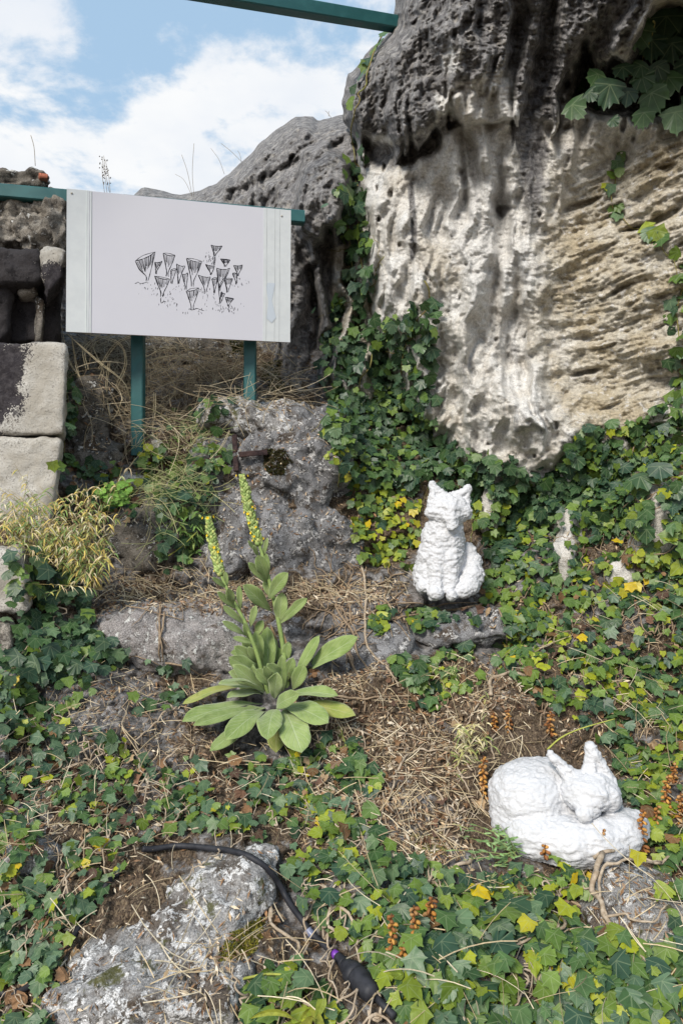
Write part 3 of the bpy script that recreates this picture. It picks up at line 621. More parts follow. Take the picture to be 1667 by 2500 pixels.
stone([(98,596),(163,604),(158,672),(110,730)], 2.70, .45, M_stone, rad=.03, rough=.016, seed=5, label='grey corner stone with white lichen', dark=[(90,640),(180,640),(180,760),(90,760)])
stone([(84,716),(112,726),(104,834),(88,834)], 2.80, .3, M_duskrock, rad=.015, rough=.010, seed=6)
stone([(-60,680),(28,684),(30,836),(-60,832)], 2.79, .3, M_darkstone, rad=.05, rough=.02, seed=7)
stone([(40,700),(88,690),(94,716),(44,722)], 2.78, .2, M_rubble, rad=.015, rough=.012, seed=8, label='rust stained chip under the black stone')
stone([(-420,470),(172,478),(170,604),(-420,596)], 2.82, .5, M_rubble, rad=.05, rough=.045, res=.010, seed=9, label='rough pitted rubble course')
stone([(-420,340),(30,386),(112,420),(110,452),(-420,450)][:0] or [(-420,368),(112,414),(110,452),(-420,452)], 2.86, .45, M_duskrock, rad=.03, rough=.022, seed=10, strata=.02, label='dark cap stone at the top')
stone([(94,420),(119,424),(119,436),(96,433)], 2.83, .2, M_brick, rad=.004, rough=.003, res=.006, seed=11, name='brick')
stone([(110,446),(188,462),(188,486),(110,486)], 3.3, .4, M_duskrock, rad=.03, rough=.02, seed=12)
stone([(-420,1338),(66,1340),(80,1500),(-420,1520)], 2.30, .4, M_stone, rad=.03, rough=.014, seed=13, label='pale rounded block low in the wall')
stone([(-420,1524),(30,1524),(34,1640),(-420,1640)], 2.22, .4, M_rubble, rad=.02, rough=.010, seed=14, label='brownish rubble low in the wall')
stone([(-420,1644),(42,1646),(40,1760),(-420,1760)], 2.12, .4, M_pinkrock, rad=.02, rough=.012, seed=15)
stone([(-420,1764),(22,1768),(18,1990),(-420,1990)], 1.98, .4, M_pinkrock, rad=.03, rough=.015, seed=16, label='pinkish block at the very edge')

_v = np.concatenate([a for a, b in SURF]); _o = np.cumsum([0] + [len(a) for a, b in SURF[:-1]]); _f = np.concatenate([b + o_ for (a, b), o_ in zip(SURF, _o)])
BVH = BVHTree.FromPolygons(_v.tolist(), _f.tolist(), all_triangles=True)
def hit(px, py):
    d = Vector(ray(px, py).tolist()).normalized(); r = BVH.ray_cast(Vector((0, 0, EYE)), d, 12.0)
    if r[0] is None: return None, None
    n = r[1]
    if n.dot(d) > 0: n = -n
    return r[0], n
# ------------------------------------------------------------------ green railing, posts and the board
def paint_mat(name, col, rough=0.35):
    m, t, b = newmat(name); p = pos(t); n1 = tn(t, p, 12, 6, .65, .5); n2 = tn(t, p, 180, 4, .7)
    c = mixc(t, rng(t, n1, .4, .66, 0, .5), col, tuple(x * 1.45 + .008 for x in col)); c = mixc(t, rng(t, n2, .68, .74, 0, .5), c, (0.22, 0.2, 0.17))
    t.links.new(c, b.inputs['Base Color']); t.links.new(rng(t, n1, .3, .7, rough, rough + .25, False), b.inputs['Roughness']); bump(t, b, n2, .15, .002); return m
def flat_mat(name, col, rough=0.8, spec=0.3, nscale=0, namt=0.0, col2=None):
    m, t, b = newmat(name); b.inputs['Base Color'].default_value = tuple(col) + (1,); b.inputs['Roughness'].default_value = rough; b.inputs['Specular IOR Level'].default_value = spec
    if nscale:
        n = tn(t, pos(t), nscale, 5, .6); t.links.new(mixc(t, rng(t, n, .35, .65), tuple(col), col2 or tuple(x * .85 for x in col)), b.inputs['Base Color']); bump(t, b, n, namt, .003)
    return m
M_green = paint_mat('teal_green_paint', (0.012, 0.085, 0.088))
M_screw = flat_mat('screw_steel', (0.4, 0.38, 0.33), .4)
def bar(name, a, b, w, h, mat, parent=None, bev=0.004):
    """square tube from a to b, w across, h high."""
    a = Vector(a); b = Vector(b); d = (b - a); L = d.length; d.normalize()
    up = Vector((0, 0, 1)) if abs(d.z) < .9 else Vector((0, 1, 0)); s = d.cross(up).normalized(); u = s.cross(d)
    prof = [(-w/2, -h/2 + bev), (-w/2 + bev, -h/2), (w/2 - bev, -h/2), (w/2, -h/2 + bev), (w/2, h/2 - bev), (w/2 - bev, h/2), (-w/2 + bev, h/2), (-w/2, h/2 - bev)]
    c = (a + b) / 2; v = [list(q - c + s * x + u * y) for q in (a, b) for x, y in prof]; n = 8
    f = [(k, (k + 1) % n, n + (k + 1) % n, n + k) for k in range(n)]; v += [list(a - c), list(b - c)]
    f += [(2 * n, (k + 1) % n, k, k) for k in range(n)] + [(2 * n + 1, n + k, n + (k + 1) % n, n + (k + 1) % n) for k in range(n)]
    m = MB(); m.add(v, f); me = m.mesh(name, False); o = obj(name, me, mat); o.location = c if parent is None else c - parent.location
    if parent is not None: o.parent = parent
    return o
rail_root = thing('railing', 'teal green metal railing whose posts carry the drawing board', 'railing', P(475, 1050, 2.95).tolist())
ra, rb = V(-260, 440, 2.735), V(735, 519 + 14, 3.075)
rl = V(0, 464, 2.79)
bar('rail', V(-260, 446, 2.73) - (V(742, 533, 3.07) - V(-260, 446, 2.73)) * .6, V(742, 533, 3.07), .05, .052, M_green, rail_root)
bar('post', V(338, 1112, 2.93), V(338, 500, 2.93), .05, .046, M_green, rail_root)
bar('post', V(611, 1030, 3.02), V(611, 530, 3.02), .05, .046, M_green, rail_root)
ca_, cb_ = V(380, -40, 2.62), V(985, 62, 3.2)
tb = bar('crossbar', ca_ - (cb_ - ca_) * 1.4, cb_, .05, .055, M_green); tag(tb, 'teal green metal bar crossing the sky to the cliff top', 'bar')

Bq = [P(164, 461, 2.70), P(710, 514, 2.955), P(708, 836, 2.955), P(162, 810, 2.70)]       # TL TR BR BL
bo = thing('board', 'white board with an ink drawing of funnel mushrooms fixed to the green railing', 'sign', ((Bq[2] + Bq[3]) / 2).tolist())
bx = Bq[1] - Bq[0]; bx = bx / np.linalg.norm(bx); bz = Bq[0] - Bq[3]; bnrm = np.cross(bx, bz); bnrm /= np.linalg.norm(bnrm); bnrm = bnrm if bnrm[1] < 0 else -bnrm
def bp(s, t, off=0.0):                   # board coordinates 0..1 (left-right, top-down)
    return (Bq[0] * (1 - s) + Bq[1] * s) * (1 - t) + (Bq[3] * (1 - s) + Bq[2] * s) * t + bnrm * off
def bst(px, py):                         # photo pixel on the board -> board coordinates
    d = ray(px, py); o = np.array([0, 0, EYE]); t = ((Bq[0] - o) @ bnrm) / (d @ bnrm); q = o + d * t
    best = None
    A = np.stack([Bq[1] - Bq[0], Bq[3] - Bq[0]], 1); st, *_ = np.linalg.lstsq(A, q - Bq[0], rcond=None); return st
def slab(name, corners, o0, o1, mat, parent, nseg=1, wob=0.0):
    v = []; n = nseg
    for off in (o0, o1):
        for j in range(n + 1):
            for i in (0, 1):
                s0, t0, s1, t1 = corners; w = wob * math.sin(j * 1.7) if 0 < j < n else 0
                v.append(bp(s0 + (s1 - s0) * i, t0 + (t1 - t0) * j / n, off + w * (1 if off == o1 else 0)))
    m_ = 2 * (n + 1); f = []
    for j in range(n):
        a = 2 * j; f += [(m_ + a, m_ + a + 1, m_ + a + 3, m_ + a + 2), (a, a + 2, a + 3, a + 1), (a, m_ + a, m_ + a + 2, a + 2), (a + 1, a + 3, m_ + a + 3, m_ + a + 1)]
    f += [(0, 1, m_ + 1, m_), (2 * n, m_ + 2 * n, m_ + 2 * n + 1, 2 * n + 1)]
    mb = MB(); mb.add(np.array(v) - np.array(parent.location), f); me = mb.mesh(name, False); o = obj(name, me, mat); o.parent = parent; return o
M_paper = flat_mat('drawing_paper', (0.545, 0.545, 0.60), .9, .0, 5, .15, (0.555, 0.555, 0.605))
M_strip = flat_mat('translucent_tape_strip', (0.53, 0.555, 0.57), .35, .5, 30, .2, (0.56, 0.585, 0.595))
M_strip2 = flat_mat('milky_tape_crease', (0.62, 0.66, 0.65), .3, .5)
M_bedge = flat_mat('board_core', (0.55, 0.45, 0.4), .8)
slab('backing', (0, 0, 1, 1), -.006, 0, M_bedge, bo)
slab('paper', (.06, .001, .9, .999), .0, .0016, M_paper, bo)
slab('edge_strip', (0.0, .0, .094, 1.0), .0, .0032, M_strip, bo, 12, .0004)
slab('edge_strip', (.868, .0, 1.0, 1.0), .0, .0032, M_strip, bo, 12, .0004)
for s_ in (.079, .098): slab('crease', (s_, .0, s_ + .004, 1.0), .0, .0042, M_strip2, bo)
for s_ in (.882, .922, .945): slab('crease', (s_, .0, s_ + .0016, 1.0), .0, .0040, flat_mat('grey_crease', (.42, .44, .44), .6) if s_ == .882 else bpy.data.materials['grey_crease'], bo)
mb = MB()
tp = [bp(.888, .56, .0044), bp(.925, .56, .0044), bp(.91, .69, .0044), bp(.93, .82, .0044), bp(.91, .86, .0044), bp(.885, .83, .0044), bp(.893, .7, .0044), bp(.883, .6, .0044)]
mb.add(np.array(tp) - np.array(bo.location), [(0, 7, 1, 1), (7, 6, 1, 1), (6, 2, 1, 1), (6, 5, 3, 2), (5, 4, 3, 3)]); o = obj('tape_patch', mb.mesh('tape_patch', False), flat_mat('bluish_tape', (.47, .52, .58), .4)); o.parent = bo
# the drawing: ink strokes lying on the paper
ink = MB(); rnd = random.Random(4)
def stroke(pts, w=1.0, off=.0021):
    q = []
    for X, Y in pts: q.append(bp(*bst(290 + X * .2232, 570 + Y * .2232), off))
    q = np.array(q)
    if len(q) > 2: q = spline(q, len(q) * 4)
    t = np.gradient(q, axis=0); t /= np.linalg.norm(t, axis=1)[:, None] + 1e-9; s = np.cross(t, bnrm)
    ww = np.array([w * .00135 * rnd.uniform(.6, 1.35) for _ in q])[:, None]; ww[0] *= .5; ww[-1] *= .5
    v = np.concatenate([q - s * ww, q + s * ww]) - np.array(bo.location); n = len(q)
    ink.add(v, [(i, i + 1, n + i + 1, n + i) for i in range(n - 1)])
j_ = lambda a: a + rnd.uniform(-4, 4)
for (xl, yl, xr, yr, xb, yb, dens) in [(180,300,400,200,315,520,1.3),(395,315,475,300,410,440,1.3),(485,215,615,235,530,470,.9),(570,395,635,385,580,545,.9),(630,330,720,350,655,550,.9),(690,440,750,425,730,610,.9),
    (740,270,905,300,805,575,1.5),(390,465,555,495,470,690,1.1),(1005,125,1130,135,1050,250,1.1),(1110,275,1215,285,1160,360,1.3),(945,335,1040,350,1005,450,1.1),(1065,375,1210,375,1100,620,1.2),
    (865,450,1000,470,945,640,1.2),(1015,490,1080,480,1040,645,1.1),(1150,490,1240,490,1185,640,1.2),(1250,345,1350,340,1300,460,1.3),(1240,430,1285,430,1280,550,1.1),(735,625,870,590,800,830,1.2),(1115,630,1155,650,1105,760,1.1),(1160,690,1250,705,1190,790,1.5)]:
    wd = xr - xl; ht = yb - (yl + yr) / 2; mw = max(5, wd * .08)
    L1 = [(xl, yl), (xl + (xb - mw - xl) * .38, yl + ht * .33), (xb - mw - 2, yl + (yb - yl) * .75), (j_(xb - mw), yb)]
    R1 = [(xr, yr), (xr - (xr - xb - mw) * .42, yr + (yb - yr) * .36), (xb + mw + 2, yr + (yb - yr) * .78), (j_(xb + mw * .4), yb)]
    for k in range(2): stroke([(j_(x), j_(y)) for x, y in L1], 1.1); 
    stroke([(j_(x), j_(y)) for x, y in R1], 1.1)
    stroke([(xl, yl), (xl + wd * .3, (yl * .7 + yr * .3) + ht * .05), (xl + wd * .7, (yl * .3 + yr * .7) + ht * .06), (xr, yr)], 1.0)
    if rnd.random() < .6: stroke([(xl, yl), (xl + wd * .4, (yl + yr) / 2 - ht * .04), (xr, yr)], .8)
    for k in range(int(wd / 13 * dens)):
        f_ = (k + .5) / int(wd / 13 * dens); x0 = xl + wd * f_; y0 = yl + (yr - yl) * f_ + ht * .07; e_ = rnd.uniform(.3, .58) * (1 - .5 * abs(f_ - .35))
        stroke([(j_(x0), y0), (x0 + (xb - x0) * e_, y0 + (yb - y0) * e_)], rnd.uniform(.7, 1.6) * (1.3 if f_ < .35 else 1))
stroke([(1050, 250), (1050, 290), (1040, 345)], 1.2); stroke([(1040, 240), (1038, 300), (1030, 340)], 1.0)
stroke([(1100, 620), (1085, 530), (1090, 640), (1100, 760)], 1); stroke([(1105, 600), (1100, 560), (1120, 520), (1150, 480)], 1)
stroke([(175,545),(195,540),(210,530),(235,545),(270,540),(310,530)], .8); stroke([(455,700),(460,755),(490,740),(515,745)], .9); stroke([(800,830),(850,815),(880,825),(930,840)], .9)
for k in range(210):
    c_ = rnd.choice([(330,570,120,30),(500,650,150,60),(560,740,110,40),(680,600,90,40),(820,830,120,40),(960,680,80,60),(1180,820,110,50),(1330,520,80,40),(1000,260,60,50),(900,600,60,40),(1090,800,60,40),(1240,800,70,40)])
    x, y = rnd.gauss(c_[0], c_[2] * .6), rnd.gauss(c_[1], c_[3] * .6); L = rnd.uniform(5, 26); stroke([(x, y), (x + rnd.uniform(-6, 6), y + L)], rnd.uniform(.8, 1.4))
o = obj('drawing', ink.mesh('drawing', False), flat_mat('black_ink', (0.012, 0.012, 0.018), .7)); o.parent = bo; tag(o, kind='stuff')
for s_, t_ in ((.02, .03), (.955, .05)):
    v, f = tube([bp(s_, t_, .003), bp(s_, t_, .006)], .004, 8); mb = MB(); mb.add(v - np.array(bo.location), f); o = obj('screw', mb.mesh('screw'), M_screw); o.parent = bo

# ------------------------------------------------------------------ the two white fox statues
def plaster_mat():
    m, t, b = newmat('white_plaster'); p = pos(t)
    n1 = tn(t, p, 30, 6, .6, .4); n2 = tn(t, p, 160, 5, .7); mp = N(t, 'ShaderNodeMapping'); mp.inputs['Scale'].default_value = (30, 30, 110); t.links.new(p, mp.inputs[0]); n3 = tn(t, mp.outputs[0], 1, 6, .6, .8)
    c = mixc(t, rng(t, n1, .56, .72, 0, .4), (0.56, 0.565, 0.585), (0.42, 0.425, 0.46)); c = mixc(t, rng(t, n2, .66, .74, 0, .5), c, (0.4, 0.39, 0.4))
    t.links.new(c, b.inputs['Base Color']); b.inputs['Roughness'].default_value = .62; b.inputs['Specular IOR Level'].default_value = .35
    x = bump(t, b, n3, .45, .006); bump(t, b, n2, .4, .002, x); return m
M_plaster = plaster_mat()
def statue(name, label, cat, fn, lo, hi, res, loc, seed, flow=None, am=1.0):
    v, f = nets(fn, lo, hi, res); n = vnormals(v, f)
    w = v + 0.012 * np.stack([fbm(v * 22 + seed, 2), fbm(v * 22 + seed + 5, 2), fbm(v * 22 + seed + 9, 2)], -1)
    # ragged daubs of plaster: small terraces
    q = sc(w, *(flow or (38, 38, 62))); a = fbm(q + seed, 3, .55); st = (np.floor(a * 3.0) + sstep(.55, 1.0, a * 3.0 - np.floor(a * 3.0))) / 3.0
    h = am * (.0055 * st) + .0035 * fbm(v * 18 + seed, 2) + .0022 * ridge(v * 90 + seed, 2)
    v = v + n * h[:, None]; me = mesh_np(name, v, f, True); o = obj(name, me, M_plaster); o.location = loc; tag(o, label, cat); return o
u = .00031
def F(X, Y, y=0.0): return (( X - 750) * u, y, (1760 - Y) * u)
def fox_sit(p):
    p = p / .92
    d = s_ell(p, F(655, 1350, .01), (.098, .085, .135))
    d = smin(d, s_ell(p, F(690, 1050, .0), (.083, .068, .115)), .04)
    d = smin(d, s_cone(p, F(700, 900, .0), F(730, 760, -.01), .070, .055), .04)
    d = smin(d, s_ell(p, F(430, 1520, .02), (.042, .08, .066)), .02)          # left haunch
    d = smin(d, s_ell(p, F(400, 1620, -.055), (.024, .03, .022)), .02)
    d = smin(d, s_cone(p, F(590, 1230, -.055), F(560, 1640, -.075), .028, .030), .025)   # left foreleg
    d = smin(d, s_ell(p, F(550, 1690, -.10), (.033, .035, .026)), .012)
    d = smin(d, s_cone(p, F(780, 1230, -.055), F(750, 1640, -.08), .028, .024), .025)   # right foreleg
    d = smin(d, s_ell(p, F(758, 1715, -.108), (.021, .03, .021)), .010)
    d = smin(d, s_ell(p, F(1000, 1500, .03), (.05, .06, .06)), .03)
    # tail sweeping round to the front right
    T = [(950, 1190, .07, .02), (1035, 1190, .05, .038), (1090, 1330, .03, .040), (1070, 1490, -.02, .046), (985, 1600, -.055, .044), (890, 1665, -.08, .032), (835, 1690, -.095, .014)]
    dt = None
    for a, b in zip(T[:-1], T[1:]):
        q = s_cone(p, F(a[0], a[1], a[2]), F(b[0], b[1], b[2]), a[3], b[3]); dt = q if dt is None else smin(dt, q, .012)
    d = smin(d, dt, .007)
    # head: broad cheeks, wedge muzzle pointing down and forward
    hd = s_ell(p, F(742, 590, -.01), (.085, .062, .062)); hd = smin(hd, s_ell(p, F(742, 655, -.03), (.097, .045, .042)), .02)
    hd = smin(hd, s_cone(p, F(752, 650, -.055), F(762, 810, -.088), .042, .020), .02)
    for s in (-1, 1):
        bx_, tx, ty = (585, 548, 262) if s < 0 else (935, 1012, 306)
        e = smin(s_cone(p, F(bx_ - s * -30, 540, -.01), F(tx, ty + 18, -.005), .024, .0095), s_cone(p, F(bx_ - s * 90, 440, -.01), F(tx, ty + 18, -.005), .022, .0095), .02)
        # flatten the ear front to back and hollow it
        q = p - np.array(F(bx_, 520, -.01)); e = np.maximum(e, np.abs(q[..., 1]) - .017)
        e = np.maximum(e, -s_cone(p, F(bx_ - s * 25, 480, -.036), F(tx - s * 8, ty + 75, -.026), .022, .004))
        hd = smin(hd, e, .012)
    for s in (-1, 1): hd = -smin(-hd, s_cone(p, F(752 + s * 85, 625, -.086), F(752 + s * 175, 590, -.072), .010, .006), .012)
    d = smin(d, hd, .012)
    return np.maximum(d, -(p[..., 2] + .004)) * .92
SX, SY = 950 + 750 * .1913, 1130 + 1760 * .1913
fox_y = 2.66
statue('fox_statue', 'white plaster fox sitting upright among the ivy', 'statue', fox_sit, (-.17, -.16, -.01), (.18, .14, .50), .0034, V(SX - 2, SY - 14, fox_y), 3.0, None, 1.0)
def fox_lie(p):
    k = .00036; p = p.copy(); p[..., 2] = p[..., 2] / .88
    G = lambda X, Y, y=0.0: ((X - 700) * k, y, (1020 - Y) * k)
    d = s_ell(p, G(430, 640, .03), (.108, .12, .108))                        # rump and back
    d = smin(d, s_ell(p, G(600, 640, .06), (.12, .10, .105)), .04)
    d = smin(d, s_ell(p, G(1000, 640, .06), (.060, .07, .075)), .03)          # shoulder
    d = smin(d, s_ell(p, G(700, 800, .04), (.19, .11, .075)), .04)
    T = [(265, 790, .0, .050), (400, 830, -.07, .062), (650, 835, -.10, .068), (850, 825, -.10, .066), (1040, 795, -.08, .058), (1170, 775, -.05, .044), (1262, 765, -.02, .020)]
    dt = None
    for a, b in zip(T[:-1], T[1:]):
        q = s_cone(p, G(a[0], a[1], a[2]), G(b[0], b[1], b[2]), a[3], b[3]); dt = q if dt is None else smin(dt, q, .02)
    d = smin(d, dt, .008)
    hd = s_ell(p, G(850, 465, -.045), (.074, .058, .056)); hd = smin(hd, s_ell(p, G(975, 505, -.055), (.036, .045, .048)), .014); hd = smin(hd, s_ell(p, G(770, 500, -.06), (.045, .045, .040)), .02)
    hd = smin(hd, s_cone(p, G(835, 490, -.075), G(745, 580, -.115), .046, .022), .014)
    hd = np.maximum(hd, -s_cone(p, G(885, 530, -.115), G(910, 640, -.12), .008, .018))
    e1 = s_cone(p, G(735, 385, -.03), G(580, 190, -.01), .028, .010); e1 = np.maximum(e1, -s_cone(p, G(735, 370, -.06), G(612, 238, -.03), .014, .004))
    e2 = smin(s_cone(p, G(875, 380, -.03), G(884, 118, -.02), .026, .011), s_cone(p, G(975, 400, -.03), G(888, 118, -.02), .030, .011), .02); q = p - np.array(G(925, 380, -.03)); e2 = np.maximum(e2, np.abs(q[..., 1] - .0) - .022)
    e2 = np.maximum(e2, -s_cone(p, G(945, 360, -.058), G(905, 200, -.045), .024, .003))
    hd = smin(smin(hd, e1, .012), e2, .014); d = smin(d, hd, .010)
    return np.maximum(d, -(p[..., 2] + .01))
LX, LY = 1150 + 700 * .3297, 1750 + 1020 * .3297
statue('fox_statue', 'white plaster fox lying curled up at the lower right', 'statue', fox_lie, (-.24, -.21, -.015), (.25, .19, .37), .0038, V(LX - 6, LY - 26, 1.94), 8.0, (16, 24, 80), .8)

# ------------------------------------------------------------------ cable with its connector
def surf_path(pts, off=0.008, n=8, smooth=2):
    out = []
    q = spline([(a, b, 0) for a, b in pts], max(len(pts) * n, 8))
    for x, y, _ in q:
        h_, nn = hit(x, y)
        if h_ is None: continue
        out.append(h_ + nn * off)
    o = np.array([list(p_) for p_ in out]); k = 3
    if len(o) > 4:
        for _ in range(smooth): o[1:-1] = (o[:-2] + o[1:-1] * 2 + o[2:]) / 4
    return o
M_rubber = flat_mat('black_rubber', (0.014, 0.015, 0.02), .6, .35, 40, .1, (0.03, 0.031, 0.038))
M_purple = flat_mat('purple_tape', (0.17, 0.04, 0.36), .4, .5, 60, .1)
M_gtape = flat_mat('grey_blue_tape', (0.13, 0.15, 0.24), .35, .5, 60, .3, (.22, .24, .33))
cable = thing('power_cable', 'black rubber cable with inline connector snaking over rock and ivy', 'cable', P(700, 2200, 1.68).tolist())
def part_mesh(name, parent, pieces, mat, smooth=True, kind=None, label=None):
    mb = MB(); L = np.array(parent.location)
    for pc in pieces: mb.add(pc[0] - L, pc[1], *(pc[2:]))
    o = obj(name, mb.mesh(name, smooth), mat); o.parent = parent
    if kind: o['kind'] = kind
    if label: o['label'] = label
    return o
cpth = surf_path([(350,2090),(385,2077),(461,2067),(542,2078),(612,2102),(667,2140),(705,2200),(737,2249),(750,2270),(778,2307),(812,2348)], .018, 8, smooth=40)
part_mesh('cord', cable, [tube(cpth, .0076, 10)], M_rubber)
part_mesh('cord', cable, [tube(surf_path([(170,2305),(190,2275),(217,2227),(249,2173),(290,2130)], .004, 6), .0076, 10)], M_rubber)
part_mesh('cord', cable, [tube(surf_path([(-40,2412),(0,2421),(43,2424),(90,2400),(119,2378)], .007, 6), .0076, 10)], M_rubber)
def onp(x, y, off): h_, n_ = hit(x, y); return np.array(list(h_ + n_ * off))
e0 = cpth[-1]; e1 = onp(915, 2500, .045)
ax_ = (e1 - e0) / np.linalg.norm(e1 - e0); LL = np.linalg.norm(e1 - e0)
def lathe(prof, mat, name, parent, sides=20):
    v, f = tube([e0 + ax_ * s_ * LL for s_, r in prof], [r * .88 for s_, r in prof], sides); return part_mesh(name, parent, [(v, f)], mat)
lathe([(-.01, .0092), (.0, .0108), (.07, .0108), (.071, .009)], M_purple, 'tape_band', cable)
gt = cpth[int(len(cpth) * .78):int(len(cpth) * .86)]; part_mesh('tape_band', cable, [tube(gt, .0098, 10)], M_gtape, label='grey blue tape band')
prof = []
for k in range(9): prof += [(.075 + k * .018, .0118 + .0005 * k), (.084 + k * .018, .0100 + .0005 * k)]
lathe([(.07, .009)] + prof + [(.235, .013)], M_rubber, 'strain_relief', cable)
lathe([(.225, .013), (.24, .017), (.30, .0205), (.37, .0235), (.38, .023)], M_rubber, 'sleeve', cable)
lathe([(.372, .0245), (.385, .0275), (.50, .0285), (.505, .026), (.51, .0285), (.53, .029), (.70, .0275), (.80, .025), (.86, .022), (.87, .016), (.90, .012)], M_rubber, 'connector_body', cable)
lathe([(.88, .0085), (1.0, .0085), (1.25, .0085)], M_rubber, 'cord', cable)

# ------------------------------------------------------------------ leaves
def leaf_mat():
    m, t, b = newmat('leaf'); at = N(t, 'ShaderNodeAttribute', attribute_name='Col'); p = pos(t)
    n1 = tn(t, p, 40, 4, .6); n2 = tn(t, p, 260, 4, .7)
    v = N(t, 'ShaderNodeVectorMath', operation='SCALE'); t.links.new(at.outputs['Color'], v.inputs[0]); t.links.new(rng(t, n1, .3, .7, .78, 1.25, False), v.inputs['Scale'])
    vein = rng(t, at.outputs['Alpha'], .88, .99, 0, .5)
    vc = mixc(t, .5, v.outputs[0], (0.42, 0.5, 0.28))
    c = mixc(t, vein, v.outputs[0], vc); c = mixc(t, rng(t, n2, .68, .75, 0, .5), c, (0.12, 0.09, 0.04))
    t.links.new(c, b.inputs['Base Color']); b.inputs['Roughness'].default_value = .42; b.inputs['Specular IOR Level'].default_value = .4
    tr = N(t, 'ShaderNodeBsdfTranslucent'); t.links.new(c, tr.inputs[0]); ms = N(t, 'ShaderNodeMixShader', i_0=.22)
    out = [n for n in t.nodes if n.type == 'OUTPUT_MATERIAL'][0]; t.links.new(b.outputs[0], ms.inputs[1]); t.links.new(tr.outputs[0], ms.inputs[2]); t.links.new(ms.outputs[0], out.inputs[0])
    x = bump(t, b, n1, .2, .006); bump(t, b, vein, .25, .002, x); return m
M_leaf = leaf_mat()
def ivy_leaf(rn, kind):
    """outline in the XY plane, stalk at the origin, tip to +Y; alpha marks the veins."""
    if kind == 0: lob = [(90, .95), (38, .74), (-24, .56)]; notch = [(64, .62), (8, .50), (-60, .27)]
    elif kind == 1: lob = [(90, 1.0), (42, .80), (-15, .62)]; notch = [(66, .68), (14, .55), (-58, .25)]
    elif kind == 2: lob = [(90, .95), (48, .80), (0, .66)]; notch = [(70, .80), (24, .70), (-50, .32)]
    else: lob = [(90, 1.0), (34, .66), (-30, .50)]; notch = [(60, .50), (4, .42), (-64, .24)]
    pts = [];  fold = rn.uniform(.05, .16); cup = rn.uniform(-.12, .18); tw = rn.uniform(-.1, .1); bend = rn.uniform(-.25, .1)
    def P2(a, r, vein, z): 
        a = math.radians(a + rn.uniform(-4, 4)); r *= rn.uniform(.93, 1.07); return (r * math.cos(a), r * math.sin(a) + 0.06, z, vein)
    right = []
    for i, ((la, lr), (na, nr)) in enumerate(zip(lob, notch)):
        if i > 0: right.append(P2(la + 11, lr * .84, .55, 0))
        right.append(P2(la, lr, 1.0, 0)); right.append(P2(la - 11 if i else la - 9, lr * (.84 if i else .8), .55, 0)); right.append(P2(na, nr, 0.0, 1))
    left = [(-x, y, z, v) for x, y, z, v in right]
    left = [P2(math.degrees(math.atan2(y - .06, x)), math.hypot(x, y - .06), v, z) for x, y, z, v in left[::-1]]
    ring = right[::-1] + left[::-1][1:] if False else None
    R_ = right; L_ = [q for q in left][:-1]
    # go round: tip -> right lobes -> base -> left lobes -> back
    seq = R_ + L_
    base = (0, .03, 0, 1.0); V_ = [base]; 
    for x, y, z, v in seq: V_.append((x, y, z, v))
    n = len(seq); out = []; A = []
    for x, y, z, v in V_:
        r = math.hypot(x, y); zz = fold * (z * .9 - (.0 if v < .9 else .0)) * r + cup * r * r + tw * x * y + bend * max(0, y - .3) ** 2
        out.append((x, y, zz)); A.append(v)
    f = [(0, i + 1, (i + 1) % n + 1) for i in range(n)]
    # orientation: make +Z the front
    f = [(a, c, b) for a, b, c in f]
    return np.array(out, float), np.array(f), np.array(A, float)
rn = random.Random(11)
SHAPES = [ivy_leaf(rn, (0, 1, 2, 1, 3, 0, 2, 2)[k % 8]) for k in range(24)]
BROAD = [2, 6, 7, 10, 14, 15, 18, 22, 23]
def _check():
    v, f, a = SHAPES[0]; q = np.cross(v[f[0][1]] - v[f[0][0]], v[f[0][2]] - v[f[0][0]]); return q[2] > 0
if not _check(): SHAPES = [(v, f[:, ::-1], a) for v, f, a in SHAPES]
PAL = {'dark': [(0.032, 0.070, 0.027), (0.026, 0.058, 0.028), (0.040, 0.085, 0.027), (0.026, 0.060, 0.034)],
       'mid': [(0.064, 0.112, 0.022), (0.085, 0.136, 0.020), (0.052, 0.100, 0.032), (0.10, 0.155, 0.028)],
       'lime': [(0.20, 0.25, 0.022), (0.27, 0.30, 0.018), (0.15, 0.20, 0.025)],
       'yellow': [(0.62, 0.50, 0.02), (0.72, 0.52, 0.015), (0.50, 0.46, 0.03)],
       'brown': [(0.16, 0.085, 0.04), (0.24, 0.13, 0.06), (0.09, 0.05, 0.035)],
       'grey': [(0.07, 0.12, 0.065), (0.085, 0.14, 0.07), (0.06, 0.105, 0.06)]}
PAL = {k: [tuple(min(.8, x * {'dark': 1.25, 'mid': 1.45, 'lime': 1.2, 'yellow': .78, 'brown': 1, 'grey': 1.3}[k]) for x in c) for c in v] for k, v in PAL.items()}
LM = {}
def leaf_mesh(si, pk, ci):
    k = (si, pk, ci)
    if k not in LM:
        v, f, a = SHAPES[si]; col = np.zeros((len(v), 4)); col[:, :3] = PAL[pk][ci]; col[:, 3] = a
        LM[k] = mesh_np('ivy_leaf', v, f, True, col); LM[k].materials.append(M_leaf)
    return LM[k]
M_stem = None
def stem_mat(name, a, b_):
    m, t, b = newmat(name); p = pos(t); n = tn(t, p, 60, 5, .7); n2 = tn(t, p, 250, 3, .7); t.links.new(mixc(t, rng(t, n, .35, .65), a, b_), b.inputs['Base Color']); b.inputs['Roughness'].default_value = .85; b.inputs['Specular IOR Level'].default_value = .2
    x = bump(t, b, n, .5, .004); bump(t, b, n2, .5, .0015, x); return m
M_bark = stem_mat('dry_ivy_bark', (0.33, 0.25, 0.17), (0.19, 0.135, 0.09))
